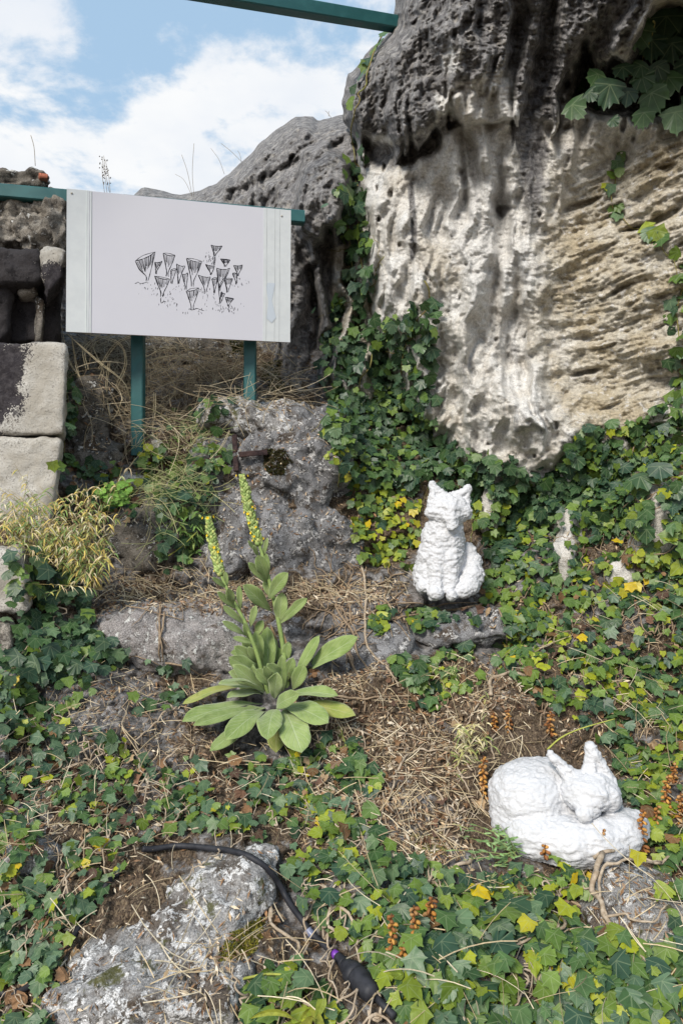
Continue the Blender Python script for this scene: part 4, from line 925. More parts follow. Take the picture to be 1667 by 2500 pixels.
M_barkpale = stem_mat('pale_dead_bark', (0.46, 0.38, 0.29), (0.30, 0.23, 0.16))
M_vine = stem_mat('live_vine', (0.20, 0.22, 0.06), (0.24, 0.17, 0.08))
FWD = Vector((0, -1, .15)).normalized()
def segd(x, y, pl):
    m = 1e9
    for (ax_1, ay), (bx_1, by) in zip(pl[:-1], pl[1:]):
        ex, ey = bx_1 - ax_1, by - ay; t = max(0, min(1, ((x - ax_1) * ex + (y - ay) * ey) / (ex * ex + ey * ey))); m = min(m, math.hypot(x - ax_1 - t * ex, y - ay - t * ey))
    return m
def keepout(x, y):                       # the cable, the connector and the lichened slab lie clear of the leaves
    if segd(x, y, [(410, 2072), (461, 2067), (542, 2078), (612, 2102), (667, 2140), (705, 2200), (750, 2270), (812, 2348)]) < 36: return True
    if segd(x, y, [(812, 2348), (915, 2500)]) < 66: return True
    if segd(x, y, [(470, 2190), (330, 2310), (250, 2480)]) < 100 or segd(x, y, [(600, 2130), (470, 2190)]) < 50: return True
    for a in ([(1372, 1300), (1374, 1425)], [(1600, 1200), (1612, 1330)], [(1505, 1385), (1530, 1370)], [(1180, 1200), (1200, 1250)], [(1560, 1330), (1560, 1331)]):
        if segd(x, y, a) < 13: return True
    return False
class Ivy:
    def __init__(s, label, loc_px, group=None, cat='ivy', name='ivy'):
        h_, n_ = hit(*loc_px); s.root = thing(name, label, cat, tuple(h_), group); s.L = []; s.st = MB(); s.nst = 0
    def leaf(s, p, n, size, pal, down=None, rn=rn, face=.5, jit=.5):
        """p point, n surface normal; the blade tip hangs towards `down`."""
        toC = (Vector((0, 0, EYE)) - p).normalized(); up = Vector((0, 0, 1))
        nn = (n * .5 + toC * face + up * .28 + Vector((rn.gauss(0, jit), rn.gauss(0, jit), rn.gauss(0, jit))) * .62).normalized()
        if nn.dot(toC) < .12: nn = (nn + toC * .5).normalized()
        d = (down or Vector((0, -.25, -1))) + Vector((rn.gauss(0, .45), rn.gauss(0, .3), rn.gauss(0, .35)))
        y = d - nn * d.dot(nn); y.normalize(); x = y.cross(nn); 
        M = Matrix((x, y, nn)).transposed().to_4x4() @ Matrix.Diagonal((size * rn.uniform(.85, 1.1), size, size, 1)); M.translation = p - y * size * .45
        s.L.append((M, (1, 3, 9, 11, 17, 19)[rn.randrange(6)] if pal == 'yellow' else rn.randrange(len(SHAPES)), pal, rn.randrange(len(PAL[pal])), size / (p - Vector((0, 0, EYE))).length))
    def scatter(s, poly, n, size, mix, lift=(.008, .05), clump=0.0, cseed=0.0, thr=None, down=None, jit=.5, face=.5, lay=1.0, seed=1):
        n = int(n * (1.35 if size < .06 and lift[1] < .066 else 1.0) * (1.35 if thr is not None else 1.1)); rs = np.random.RandomState(seed); pl = np.array(poly, float); lo, hi = pl.min(0), pl.max(0); done = 0; tries = 0
        names = list(mix); pr = np.array([mix[k] for k in names], float); pr /= pr.sum()
        while done < n and tries < 40:
            tries += 1; m = 600; uv = lo + rs.rand(m, 2) * (hi - lo); sd, _, _ = polysd(uv[:, 0], uv[:, 1], poly)
            q = np.stack([uv[:, 0] / 95, uv[:, 1] / 95, np.full(m, cseed)], -1); cl = fbm(q, 3)
            edge = sd + 22 * fbm(q * 2.3 + 5, 2)
            for k in range(m):
                if edge[k] < 0 or done >= n or keepout(uv[k, 0], uv[k, 1]): continue
                if thr is not None and cl[k] < thr + rs.normal() * .12: continue
                h_, nn = hit(uv[k, 0], uv[k, 1])
                if h_ is None: continue
                li = lift[0] + (lift[1] - lift[0]) * rs.rand() ** 1.3
                toC = (Vector((0, 0, EYE)) - h_).normalized(); p = h_ + (nn * .6 + toC * .4).normalized() * li
                # colour comes in drifts
                dr = float(noise(np.array([[uv[k, 0] / 130 + 9, uv[k, 1] / 130, cseed + 4]]))[0]); prr = pr.copy()
                for i_, nm in enumerate(names):
                    if nm in ('lime', 'yellow'): prr[i_] *= max(.12, 1 + 3.2 * dr)
                    if nm in ('dark', 'grey'): prr[i_] *= max(.35, 1 - 1.5 * dr)
                prr /= prr.sum(); pal = names[int(rs.choice(len(names), p=prr))]
                sz = size * .80 * rs.uniform(.42, 1.25) * (1.15 if pal == 'dark' else .9 if pal in ('lime', 'yellow') else 1)
                s.leaf(p, nn, sz, pal, down, rn, face, jit); done += 1
    def runner(s, pts, r=.0025, off=.006, mat=None, name='stem', part=False, wob=4):
        pts = [(x + rn.uniform(-wob, wob), y + rn.uniform(-wob, wob)) for x, y in pts]; p = surf_path(pts, off, 7)
        if len(p) < 4: return
        v, f = tube(p, np.linspace(r, r * .6, len(p)) * (1 + .18 * fbm(np.stack([p[:, 0] * 60, p[:, 1] * 60, p[:, 2] * 60], -1), 2)), 6 if part else 5)
        if part: part_mesh(name, s.root, [(v, f)], mat or M_bark)
        else: s.st.add(v - np.array(s.root.location), f); s.nst += 1; s.stm = mat or M_vine
    def random_runners(s, poly, n, r=.0018, length=120, mat=None, seed=1, down=True, off=.012):
        rs = random.Random(seed); pl = np.array(poly); lo, hi = pl.min(0), pl.max(0)
        k = 0; t = 0
        while k < n and t < n * 20:
            t += 1; x, y = rs.uniform(lo[0], hi[0]), rs.uniform(lo[1], hi[1]); sd, _, _ = polysd(np.array([x]), np.array([y]), poly)
            if sd[0] < 0: continue
            a = math.pi / 2 + rs.gauss(0, .7) if down else rs.uniform(0, 2 * math.pi); pts = [(x, y)]; L = length * rs.uniform(.4, 1.3)
            for _ in range(4): a += rs.gauss(0, .3); x += math.cos(a) * L / 4; y += math.sin(a) * L / 4; pts.append((x, y))
            s.runner(pts, r * rs.uniform(.6, 1.5), off, mat, wob=1); k += 1
    def finish(s, cap=300):
        s.L.sort(key=lambda q: -q[4]); Rl = Matrix.Translation(-s.root.location)
        for M, si, pk, ci, sz in s.L[:cap]:
            o = bpy.data.objects.new('leaf', leaf_mesh(si, pk, ci)); COL.objects.link(o); o.parent = s.root; o.matrix_basis = Rl @ M
        rest = s.L[cap:]
        if rest:
            mb = MB()
            for M, si, pk, ci, sz in rest:
                v, f, a = SHAPES[si]; A = np.array(Rl @ M); w = v @ A[:3, :3].T + A[:3, 3]; col = np.zeros((len(v), 4)); col[:, :3] = PAL[pk][ci]; col[:, 3] = a; mb.add(w, f, col)
            o = obj('foliage', mb.mesh('foliage', True), M_leaf); o.parent = s.root; o['kind'] = 'stuff'
        if s.nst:
            o = obj('stem', s.st.mesh('stem'), s.stm); o.parent = s.root
            if s.nst > 1: o['kind'] = 'stuff'
CAP = 300
# hanging ivy on the cliff's left flank
I = Ivy('dark ivy hanging in a curtain down the left flank of the cliff', (900, 800))
I.scatter([(815,480),(868,420),(893,480),(898,560),(912,640),(912,700),(890,760),(925,830),(850,870),(785,840),(800,770),(838,700),(835,610),(802,560)], 250, .052, {'dark': 7, 'mid': 2, 'grey': 3}, (.01, .07), seed=1, jit=.4)
I.scatter([(925,780),(1060,740),(1068,800),(1050,900),(1045,985),(1000,1020),(830,1010),(790,930),(830,850),(900,840)], 430, .050, {'dark': 9, 'mid': 2, 'grey': 2}, (.01, .07), seed=2, jit=.4)
I.scatter([(775,840),(835,820),(850,880),(800,890)], 22, .045, {'mid': 3, 'grey': 3}, seed=3)
for pth in ([(940,80),(915,150),(890,210),(872,260),(866,320),(880,380),(872,420),(860,500),(850,560),(880,700)], [(880,440),(885,560),(895,700),(880,820)], [(1040,680),(1045,740),(1000,820),(985,920)], [(870,780),(830,830),(790,850)], [(900,860),(880,950),(870,1010)]):
    I.runner(pth, .0035, .02, M_vine, part=True)
for (x, y) in [(941,92),(930,112),(918,130),(900,158),(893,175),(884,195),(868,228),(862,262),(868,300),(880,332),(872,355),(886,375),(893,395),(850,395),(862,412),(848,432),(856,450)]:
    h_, nn = hit(x - 4, y + 6)
    if h_ is not None: I.leaf(h_ + FWD * .03, nn, rn.uniform(.035, .055), rn.choice(['mid', 'mid', 'grey', 'dark']), jit=.4)
I.random_runners([(830,500),(900,500),(1050,800),(1040,1000),(850,1000)], 16, .0016, 110, M_vine, 5)
I.finish(CAP)
I = Ivy('large leaved dark ivy spilling from the hollow at the top right of the cliff', (1540, 180))
for (x, y, w) in [(1565,92,78),(1622,70,80),(1588,125,76),(1480,236,80),(1408,272,62),(1555,175,50),(1572,205,60),(1625,215,80),(1600,250,76),(1570,295,56),(1650,300,80),(1640,130,70),(1520,178,45),(1450,195,50),(1500,300,30),(1610,180,60),(1667,60,80),(1690,180,90),(1530,240,50),(1445,235,40),(1700,260,80)]:
    h_, nn = hit(x, y); 
    if h_ is None: continue
    Y_ = min(h_.y - .03, 2.62); I.leaf(V(x, y, Y_), FWD, w / FPX * Y_ * .78, 'grey' if (x, y) in ((1650, 300),) else 'dark', jit=.22, face=1.0); M_, si_, a_, b_, c_ = I.L[-1]; I.L[-1] = (M_, BROAD[rn.randrange(9)], a_, b_, c_)
I.scatter([(1420,200),(1530,170),(1600,60),(1667,20),(1900,60),(1900,320),(1667,310),(1560,280),(1440,260)], 110, .066, {'dark': 8, 'grey': 1}, (.02, .10), seed=4, jit=.4)
I.runner([(1580,30),(1560,110),(1530,180),(1500,230)], .003, .03, M_vine, part=True); I.runner([(1455,170),(1480,215),(1530,230),(1580,240)], .002, .03, M_vine, part=True); I.finish(CAP)
I = Ivy('thin ivy sprig creeping down the bare ochre part of the cliff', (1510, 520))
sp1 = [(1522,378),(1505,420),(1490,465),(1500,510),(1530,548),(1575,570),(1610,590),(1640,640),(1662,700)]
I.runner(sp1, .0022, .012, M_vine, part=True, wob=1)
for (x, y, w) in [(1520,383,26),(1515,398,26),(1502,412,28),(1510,432,22),(1488,440,24),(1492,468,26),(1482,466,22),(1497,508,28),(1508,542,28),(1518,508,22),(1538,562,30),(1560,556,26),(1592,558,34),(1588,582,38),(1612,574,36),(1625,592,32),(1570,566,24),(1640,612,26),(1655,690,24),(1660,650,26)]:
    h_, nn = hit(x, y)
    if h_ is not None: I.leaf(h_ + nn * .018, nn, w / FPX * h_.y, rn.choice(['mid', 'mid', 'lime', 'grey']), jit=.25)
I.finish(CAP)
I = Ivy('sparse ivy strand down the right edge of the cliff face', (1650, 860))
I.scatter([(1640,700),(1700,600),(1900,600),(1900,1060),(1667,1060),(1630,1020),(1655,880)], 70, .05, {'dark': 2, 'mid': 4, 'grey': 2}, (.01, .05), seed=6)
for (x, y) in [(1648,740),(1657,760),(1645,772),(1660,720),(1655,850),(1640,870),(1662,880),(1630,880),(1655,930),(1662,960),(1650,970),(1660,1000)]:
    h_, nn = hit(x, y); I.leaf(h_ + nn * .02, nn, rn.uniform(.035, .055), rn.choice(['mid', 'grey', 'dark']), jit=.3)
I.runner([(1662,690),(1655,760),(1660,850),(1655,960),(1640,1060)], .0025, .012, M_vine, part=True); I.finish(CAP)
I = Ivy('dense dark ivy matting the foot of the cliff behind the sitting fox', (1100, 1150))
I.scatter([(800,990),(1040,960),(1080,1040),(1150,1120),(1200,1165),(1120,1240),(1040,1190),(900,1200),(830,1140),(790,1060)], 620, .046, {'dark': 8, 'mid': 4, 'grey': 1}, (.01, .07), seed=7, jit=.4)
I.scatter([(1140,1110),(1240,1130),(1350,1160),(1400,1090),(1460,1060),(1520,1080),(1500,1200),(1380,1260),(1250,1290),(1160,1220)], 520, .047, {'dark': 9, 'mid': 2, 'grey': 1}, (.01, .08), seed=8, jit=.4)
I.random_runners([(800,1000),(1060,1040),(1180,1200),(1400,1150),(1380,1260),(1100,1230),(850,1150)], 18, .0018, 130, M_vine, 8); I.finish(CAP)
I = Ivy('green ivy close behind the right shoulder of the sitting fox', (1190, 1300))
I.scatter([(1130,1170),(1200,1200),(1290,1250),(1300,1400),(1190,1420),(1180,1320),(1140,1260)], 150, .044, {'dark': 4, 'mid': 6, 'lime': 4}, (.006, .05), seed=33); I.random_runners([(1140,1200),(1290,1250),(1290,1400),(1190,1400)], 6, .002, 100, M_bark, 34); I.finish(CAP)
I = Ivy('yellowing ivy between the grey boulder and the sitting fox', (900, 1270))
I.scatter([(790,1050),(880,1110),(1000,1170),(1030,1280),(1010,1390),(920,1390),(860,1340),(858,1250),(840,1160),(790,1100)], 210, .043, {'lime': 7, 'mid': 5, 'yellow': .8, 'dark': 1.5, 'brown': .4}, (.008, .05), seed=9)
I.random_runners([(860,1200),(1000,1200),(1010,1390),(870,1380)], 10, .0018, 90, M_bark, 9); I.finish(CAP)
I = Ivy('broad carpet of green ivy climbing the right side of the bank', (1450, 1500))
RG = [(1190,1310),(1260,1270),(1400,1240),(1500,1050),(1640,1020),(2000,1000),(2000,2140),(1700,2080),(1560,2060),(1545,1980),(1500,1850),(1430,1790),(1330,1740),(1240,1650),(1300,1560),(1290,1450),(1200,1400)]
I.scatter(RG, 1900, .040, {'dark': 6, 'mid': 8, 'lime': 5, 'yellow': .22, 'grey': 1.5, 'brown': .8}, (.006, .055), thr=-.3, cseed=3.0, seed=10)
I.scatter([(1380,1060),(1500,1050),(1640,1000),(1667,1200),(1560,1300),(1380,1290)], 260, .046, {'dark': 4, 'mid': 6, 'lime': 1}, (.01, .06), thr=-.2, cseed=4.0, seed=11)
I.scatter([(1560,1180),(1800,1100),(1800,1450),(1590,1450)], 90, .062, {'mid': 6, 'dark': 4, 'lime': 1}, (.03, .10), seed=12, jit=.3)
for (x, y) in [(1530,1425),(1545,1440),(1518,1432)]: h_, nn = hit(x, y); I.leaf(h_ + nn * .06, nn, .034, 'yellow', jit=.2)
for pth in ([(1667,1480),(1640,1620),(1600,1750),(1560,1900)], [(1600,1600),(1580,1700),(1590,1790)], [(1470,1640),(1500,1700),(1490,1800)], [(1650,1780),(1560,1850),(1500,1900)], [(1440,1380),(1420,1480),(1400,1560)], [(1420,1540),(1360,1560),(1300,1590)]): I.runner(pth, .003, .02, M_bark, part=True)
I.random_runners(RG, 170, .0022, 140, M_bark, 10, off=.025); I.finish(CAP)
I = Ivy('sparse ivy over the ledge rock below the sitting fox', (1100, 1560))
I.scatter([(870,1530),(930,1500),(1020,1490),(1110,1505),(1280,1500),(1310,1560),(1240,1640),(1180,1680),(1060,1740),(1000,1740),(970,1650),(940,1560)], 150, .044, {'dark': 5, 'mid': 5, 'lime': 1.4, 'yellow': .2}, (.006, .035), thr=-.05, cseed=1.0, seed=13)
I.scatter([(1150,1380),(1330,1440),(1350,1560),(1230,1520),(1170,1450)], 60, .044, {'mid': 5, 'lime': 6, 'yellow': .7}, (.006, .035), seed=14); I.finish(CAP)
I = Ivy('thick ivy carpet in the lower right foreground', (1150, 2350))
FG = [(700,2110),(800,2010),(870,2030),(960,2090),(1090,2110),(1150,2170),(1300,2120),(1420,2110),(1470,2180),(1440,2280),(1600,2340),(1700,2310),(2100,2300),(2100,2800),(560,2800),(600,2400),(720,2360),(790,2330),(740,2240)]
I.scatter(FG, 1500, .043, {'dark': 5, 'mid': 9, 'lime': 5, 'yellow': .3, 'grey': 3.5, 'brown': .7}, (.006, .055), thr=-.2, cseed=6.0, seed=15)
I.scatter([(1100,2200),(1667,2330),(1667,2600),(900,2600),(980,2350)], 220, .052, {'dark': 4, 'mid': 8, 'lime': 4, 'grey': 2}, (.03, .07), seed=16, jit=.4)
I.scatter([(1560,2000),(1700,1980),(1800,2400),(1640,2300),(1600,2140)], 60, .045, {'mid': 8, 'lime': 4, 'dark': 3}, (.01, .05), seed=26)
for (x, y) in [(1555,2150),(1175,2235),(1240,2220),(1260,2320),(1370,2440),(1340,2430)]: h_, nn = hit(x, y); I.leaf(h_ + nn * .06, nn, .036, 'yellow', jit=.2)
for pth in ([(1101,2298),(1112,2387),(1129,2520)], [(1060,2337),(1050,2400),(1022,2520)], [(1375,2265),(1353,2342),(1347,2409)], [(800,2232),(850,2287),(905,2342)], [(1193,2320),(1240,2335),(1300,2310)], [(640,2230),(700,2310),(740,2420),(760,2520)], [(790,2190),(850,2240),(900,2300),(960,2360)], [(1450,2480),(1470,2400),(1500,2330)]): I.runner(pth, .0042, .035, M_barkpale, part=True)
I.random_runners(FG, 150, .0026, 170, M_barkpale, 12, off=.03); I.finish(CAP)
I = Ivy('patchy grey green ivy covering the left slope above the cable', (300, 1930))
LG = [(-500,1660),(0,1650),(100,1700),(180,1790),(280,1800),(380,1860),(470,1850),(600,1880),(760,1850),(850,1880),(870,1950),(840,2020),(740,2060),(600,2040),(470,2040),(370,2060),(300,2130),(260,2180),(150,2320),(100,2600),(-500,2600)]
I.scatter(LG, 1400, .036, {'dark': 4, 'mid': 6, 'lime': 1.6, 'yellow': .25, 'grey': 9, 'brown': .7}, (.005, .05), thr=-.2, cseed=8.0, seed=17, jit=.55)
I.scatter([(690,1830),(850,1790),(900,1880),(1000,1990),(860,2060),(760,1990)], 60, .045, {'dark': 5, 'mid': 6, 'lime': 2}, (.005, .04), thr=-.1, cseed=8.5, seed=27)
for pth in ([(57,1749),(80,1779),(103,1793),(140,1800)], [(200,1800),(225,1860),(270,1890),(330,1920),(400,1925)], [(436,1741),(383,1764),(344,1806),(337,1848)], [(400,1560+500),(470,2030),(560,2035)], [(60,2320),(150,2180),(230,2040),(300,1950)], [(190,2100),(260,1990),(330,1900)], [(470,1840),(490,1900),(480,1960)]): I.runner(pth, .003, .02, M_barkpale, part=True)
I.random_runners(LG, 170, .0019, 150, M_barkpale, 14, down=False, off=.028); I.finish(CAP)
I = Ivy('dark ivy clump in the shady notch left of the speckled slab', (180, 1520))
I.scatter([(30,1370),(130,1360),(185,1440),(210,1520),(260,1540),(300,1600),(260,1650),(150,1660),(50,1700),(0,1650),(0,1540),(60,1480)], 330, .047, {'dark': 9, 'mid': 2, 'grey': 2}, (.01, .08), seed=18, jit=.4)
I.scatter([(0,1600),(300,1580),(470,1640),(420,1760),(180,1720),(60,1780),(-100,1800)], 110, .038, {'dark': 3, 'mid': 3, 'grey': 5}, (.005, .04), thr=-.1, cseed=2.0, seed=19)
for pth in ([(149,1500),(135,1540),(103,1573),(60,1600),(42,1642)], [(138,1448),(151,1478),(140,1510),(130,1540)]): I.runner(pth, .0028, .06, M_barkpale, part=True)
I.finish(CAP)
I = Ivy('short ivy string climbing the corner of the pale stone wall', (170, 1030))
I.scatter([(158,900),(185,905),(192,1000),(180,1130),(150,1140),(150,1050),(162,980)], 26, .042, {'dark': 6, 'mid': 3}, (.02, .05), seed=20); I.runner([(175,900),(172,980),(165,1060),(160,1140)], .0025, .02, M_vine, part=True); I.finish(CAP)
I = Ivy('ivy tangled with dry grass below the two green posts', (430, 1150))
I.scatter([(330,1080),(400,1060),(470,1040),(560,1090),(540,1200),(480,1290),(400,1330),(380,1220),(330,1180)], 110, .042, {'dark': 5, 'mid': 6, 'lime': 1.5}, (.01, .05), thr=-.3, cseed=12.0, seed=21)
I.scatter([(120,1130),(250,1130),(340,1180),(320,1260),(230,1250),(160,1200)], 70, .045, {'dark': 4, 'mid': 5, 'lime': 2, 'brown': 1.5}, (.01, .06), seed=22)
I.scatter([(380,1290),(470,1270),(480,1380),(400,1400)], 30, .045, {'dark': 5, 'mid': 4}, (.01, .05), seed=23); I.scatter([(400,990),(600,960),(520,1040),(430,1060)], 20, .04, {'dark': 5, 'mid': 4}, (.01, .04), seed=24); I.finish(CAP)
# bare woody ivy runners over the rock in front of the sitting fox
I = Ivy('tangle of bare light brown ivy roots over the rock left of the sitting fox', (880, 1500), name='ivy_roots', cat='roots')
for r_, pth in [(4.2,[(1204,1463),(1131,1486),(1034,1505),(921,1520),(860,1545)]),(4.5,[(887,1384),(893,1440),(893,1491),(893,1576),(938,1627),(969,1678)]),(4,[(803,1452),(831,1503),(865,1559),(876,1604),(916,1655)]),(4.2,[(853,1593),(876,1667),(893,1740)]),
    (4,[(760,1435),(825,1449),(893,1445),(950,1412),(990,1405)]),(3.4,[(984,1446),(921,1486),(848,1525),(800,1560)]),(3.2,[(825,1703),(916,1705),(1006,1706)]),(5.5,[(1198,1700),(1197,1670),(1212,1655),(1245,1648),(1278,1653)]),(4,[(1220,1700),(1225,1680),(1260,1665)]),
    (3.2,[(700,1440),(760,1450),(820,1470),(850,1520)]),(2.6,[(640,1460),(700,1475),(790,1490),(840,1540)]),(3,[(850,1460),(855,1520),(880,1560)]),(2.8,[(830,1390),(820,1420),(790,1450)]),(2.6,[(900,1500),(980,1470),(1060,1475)]),(3,[(1000,1500),(1080,1480),(1180,1470)]),(2.6,[(1215,1490),(1232,1530),(1236,1590)]),(2.4,[(860,1480),(930,1450),(990,1440)])]:
    I.runner(pth, r_ * .00125, .010, M_bark if r_ < 4.3 else M_barkpale, part=True, name='root', wob=3)
I.random_runners([(700,1430),(1010,1390),(1000,1500),(860,1600),(760,1500)], 70, .0022, 90, M_bark, 20, down=False, off=.006); I.finish()
I = Ivy('bare dead runners lying on the brown litter between the two foxes', (950, 1850), name='dead_stems', cat='stems')
for r_, pth in [(4,[(972,1876),(990,1850),(1017,1834),(1080,1842)]),(3.5,[(893,1879+40),(930,1944),(950,1980)]),(4.5,[(1154,2105),(1110,2125),(1076,2149),(1030,2165),(988,2188)]),(4,[(800,1933),(866,1969),(916,1950)]),(3.2,[(960,1900),(940,1960),(922,2027)]),(3,[(680,1950),(760,1930),(830,1900)]),
    (3.6,[(1040,2150),(1080,2180),(1110,2230)]),(3,[(1180,1700),(1150,1760),(1120,1800)]),(3,[(1060,1930),(1090,1990),(1080,2050)]),(3.2,[(850,1780),(900,1800),(960,1790),(1040,1810)]),(2.6,[(760,1680),(800,1740),(820,1800)])]: I.runner(pth, r_ * .0011, .012, M_barkpale, part=True, name='stem', wob=4)
I.random_runners([(760,1650),(1100,1650),(1250,1750),(1150,2050),(900,2100),(700,1950)], 90, .0022, 110, M_barkpale, 21, down=False, off=.006); I.finish()
I = Ivy('thick pale roots arching over the mossy rock at the lower right', (1500, 2200), name='ivy_roots', cat='roots')
for r_, pth in [(8,[(1475,2112),(1466,2165),(1486,2232),(1519,2281),(1574,2326),(1640,2360)]),(5,[(1462,2112),(1546,2100),(1610,2106),(1690,2122)]),(4.5,[(1486,2121),(1482,2200),(1494,2342),(1486,2400)]),(4,[(1486,2125),(1560,2125),(1620,2128)]),(3.5,[(1440,2130),(1440,2170),(1462,2190)]),(3.5,[(1500,2240),(1560,2250),(1620,2230)])]: I.runner(pth, r_ * .00095, .03, M_barkpale, part=True, name='root', wob=2)
I.finish()
I = Ivy('dry stems streaked over the speckled slab left of the tall plant', (390, 1600), name='dead_stems', cat='stems')
for r_, pth in [(3.5,[(394,1480),(388,1557),(390,1611)]),(3,[(402,1500),(396,1560),(400,1610)]),(3.2,[(409,1619),(459,1626),(498,1645),(530,1650)]),(2.4,[(300,1480),(380,1500),(450,1520)]),(2.6,[(500,1440),(560,1460),(640,1450)]),(2.4,[(280,1630),(330,1600),(390,1620)])]: I.runner(pth, r_ * .00115, .010, M_bark, part=True, wob=3)
I.random_runners([(170,1440),(560,1420),(560,1480),(180,1500)], 60, .0012, 90, M_bark, 22, down=False, off=.006)
I.random_runners([(100,1640),(480,1640),(480,1900),(100,1900)], 60, .0012, 90, M_bark, 23, down=False, off=.01); I.finish()
def vc_mat(name, rough=.85, tl=0.0):
    m, t, b = newmat(name); at = N(t, 'ShaderNodeAttribute', attribute_name='Col'); n1 = tn(t, pos(t), 120, 4, .7)
    v = N(t, 'ShaderNodeVectorMath', operation='SCALE'); t.links.new(at.outputs['Color'], v.inputs[0]); t.links.new(rng(t, n1, .3, .7, .7, 1.25, False), v.inputs['Scale']); t.links.new(v.outputs[0], b.inputs['Base Color'])
    b.inputs['Roughness'].default_value = rough; b.inputs['Specular IOR Level'].default_value = .2; bump(t, b, n1, .3, .002); return m
# ------------------------------------------------------------------ the tall flowering plant (mullein)
def mleaf_mat(name, c1, c2, rim, holes=0.0):
    m, t, b = newmat(name); uv = N(t, 'ShaderNodeUVMap', uv_map='UVMap').outputs[0]; s = N(t, 'ShaderNodeSeparateXYZ'); t.links.new(uv, s.inputs[0])
    p = pos(t); n1 = tn(t, p, 25, 5, .6); n2 = tn(t, p, 350, 4, .75)
    c = mixc(t, rng(t, n1, .38, .62), c1, c2)
    ax = mth(t, 'ABSOLUTE', mth(t, 'SUBTRACT', s.outputs[0], .5))
    mid = rng(t, ax, .012, .035, 1, 0); c = mixc(t, mth(t, 'MULTIPLY', mid, .6), c, rim)
    w = mth(t, 'SINE', mth(t, 'MULTIPLY', mth(t, 'SUBTRACT', s.outputs[1], mth(t, 'MULTIPLY', ax, .55)), 62.0)); vn = rng(t, w, .8, 1.0)
    c = mixc(t, mth(t, 'MULTIPLY', vn, .35), c, rim); c = mixc(t, rng(t, ax, .465, .5, 0, .5), c, rim)
    c = mixc(t, rng(t, n2, .6, .75, 0, .35), c, rim); c = mixc(t, rng(t, tn(t, p, 90, 4, .7), .68, .74, 0, .7), c, (.10, .075, .04))
    t.links.new(c, b.inputs['Base Color']); b.inputs['Roughness'].default_value = .85; b.inputs['Specular IOR Level'].default_value = .15
    b.inputs['Sheen Weight'].default_value = .35; b.inputs['Sheen Roughness'].default_value = .5
    tr = N(t, 'ShaderNodeBsdfTranslucent'); t.links.new(c, tr.inputs[0]); ms = N(t, 'ShaderNodeMixShader', i_0=.15); out = [n for n in t.nodes if n.type == 'OUTPUT_MATERIAL'][0]
    t.links.new(b.outputs[0], ms.inputs[1]); t.links.new(tr.outputs[0], ms.inputs[2]); t.links.new(ms.outputs[0], out.inputs[0])
    x = bump(t, b, mth(t, 'ADD', mth(t, 'MULTIPLY', vn, -1), mth(t, 'MULTIPLY', mid, -1)), .45, .003); bump(t, b, n2, .35, .001, x); return m
M_ml = mleaf_mat('felted_leaf', (0.21, 0.295, 0.085), (0.28, 0.365, 0.125), (0.40, 0.49, 0.25))
M_ml2 = mleaf_mat('young_felted_leaf', (0.26, 0.35, 0.115), (0.33, 0.415, 0.16), (0.46, 0.54, 0.3))
M_mly = mleaf_mat('yellowing_felted_leaf', (0.26, 0.32, 0.07), (0.36, 0.38, 0.11), (0.45, 0.48, 0.2))
M_mldry = mleaf_mat('dried_leaf', (0.28, 0.19, 0.09), (0.36, 0.26, 0.14), (0.42, 0.34, 0.2))
M_mstem = stem_mat('felted_stem', (0.24, 0.32, 0.10), (0.19, 0.26, 0.09))
mull = thing('mullein', 'tall mullein with broad felted leaves and two yellow flowered spikes', 'plant', P(672, 1716, 2.33).tolist())
mr = random.Random(5)
def blade(parent, name, a, b, w, mat, arch=.12, nrm=None, fold=.18, wave=.10, pet=.16, twist=0.0, ns=16, nc=8, shape=1.0, ragged=0.0, label=None):
    """leaf from world point a to tip b, w wide."""
    a = np.array(a, float); b = np.array(b, float); d = b - a; L = np.linalg.norm(d); dd = d / L
    nn = np.array(nrm if nrm is not None else (0, -1, .45), float); nn -= dd * (nn @ dd); nn /= np.linalg.norm(nn); sd = np.cross(dd, nn)
    vs, us = [], []; ph = mr.uniform(0, 6)
    for i in range(ns + 1):
        t = i / ns; c = a + d * t + nn * L * arch * 4 * t * (1 - t) * (1 - .35 * t)
        wt = max(.035, (max(0, t - pet * .5) / (1 - pet * .5)) ** (1.05 * shape) * (1 - t ** 2.7) ** .74 * 1.5) if t < 1 else .0
        wt = min(wt, 1.0); tw = twist * (t - .3)
        s2 = sd * math.cos(tw) + nn * math.sin(tw); n2 = nn * math.cos(tw) - sd * math.sin(tw)
        for k in range(nc + 1):
            x = k / nc * 2 - 1; rg = 1 + ragged * float(noise(np.array([[t * 7, x * 1.5, ph]]))[0]) * (abs(x) ** 2)
            off = s2 * x * w / 2 * wt * rg + n2 * (fold * abs(x) ** 1.3 * w * .5 * wt + wave * w * .5 * wt * abs(x) ** 2 * math.sin(t * 9 + ph + (1.3 if x > 0 else 0)) * (1 if 0 < i < ns else 0))
            vs.append(c + off); us.append(((x + 1) / 2, t))
    f = [(i * (nc + 1) + k, i * (nc + 1) + k + 1, (i + 1) * (nc + 1) + k + 1, (i + 1) * (nc + 1) + k) for i in range(ns) for k in range(nc)]
    v = np.array(vs); uvs = np.array(us)
    o = None
    me = mesh_np(name, v - np.array(parent.location), np.array(f), True, None, uvs); o = obj(name, me, mat); o.parent = parent
    md = o.modifiers.new('thickness', 'SOLIDIFY'); md.thickness = .0012
    if label: o['label'] = label
    return o
Z = lambda X, Y: (400 + X * .3508, 1100 + Y * .3508)
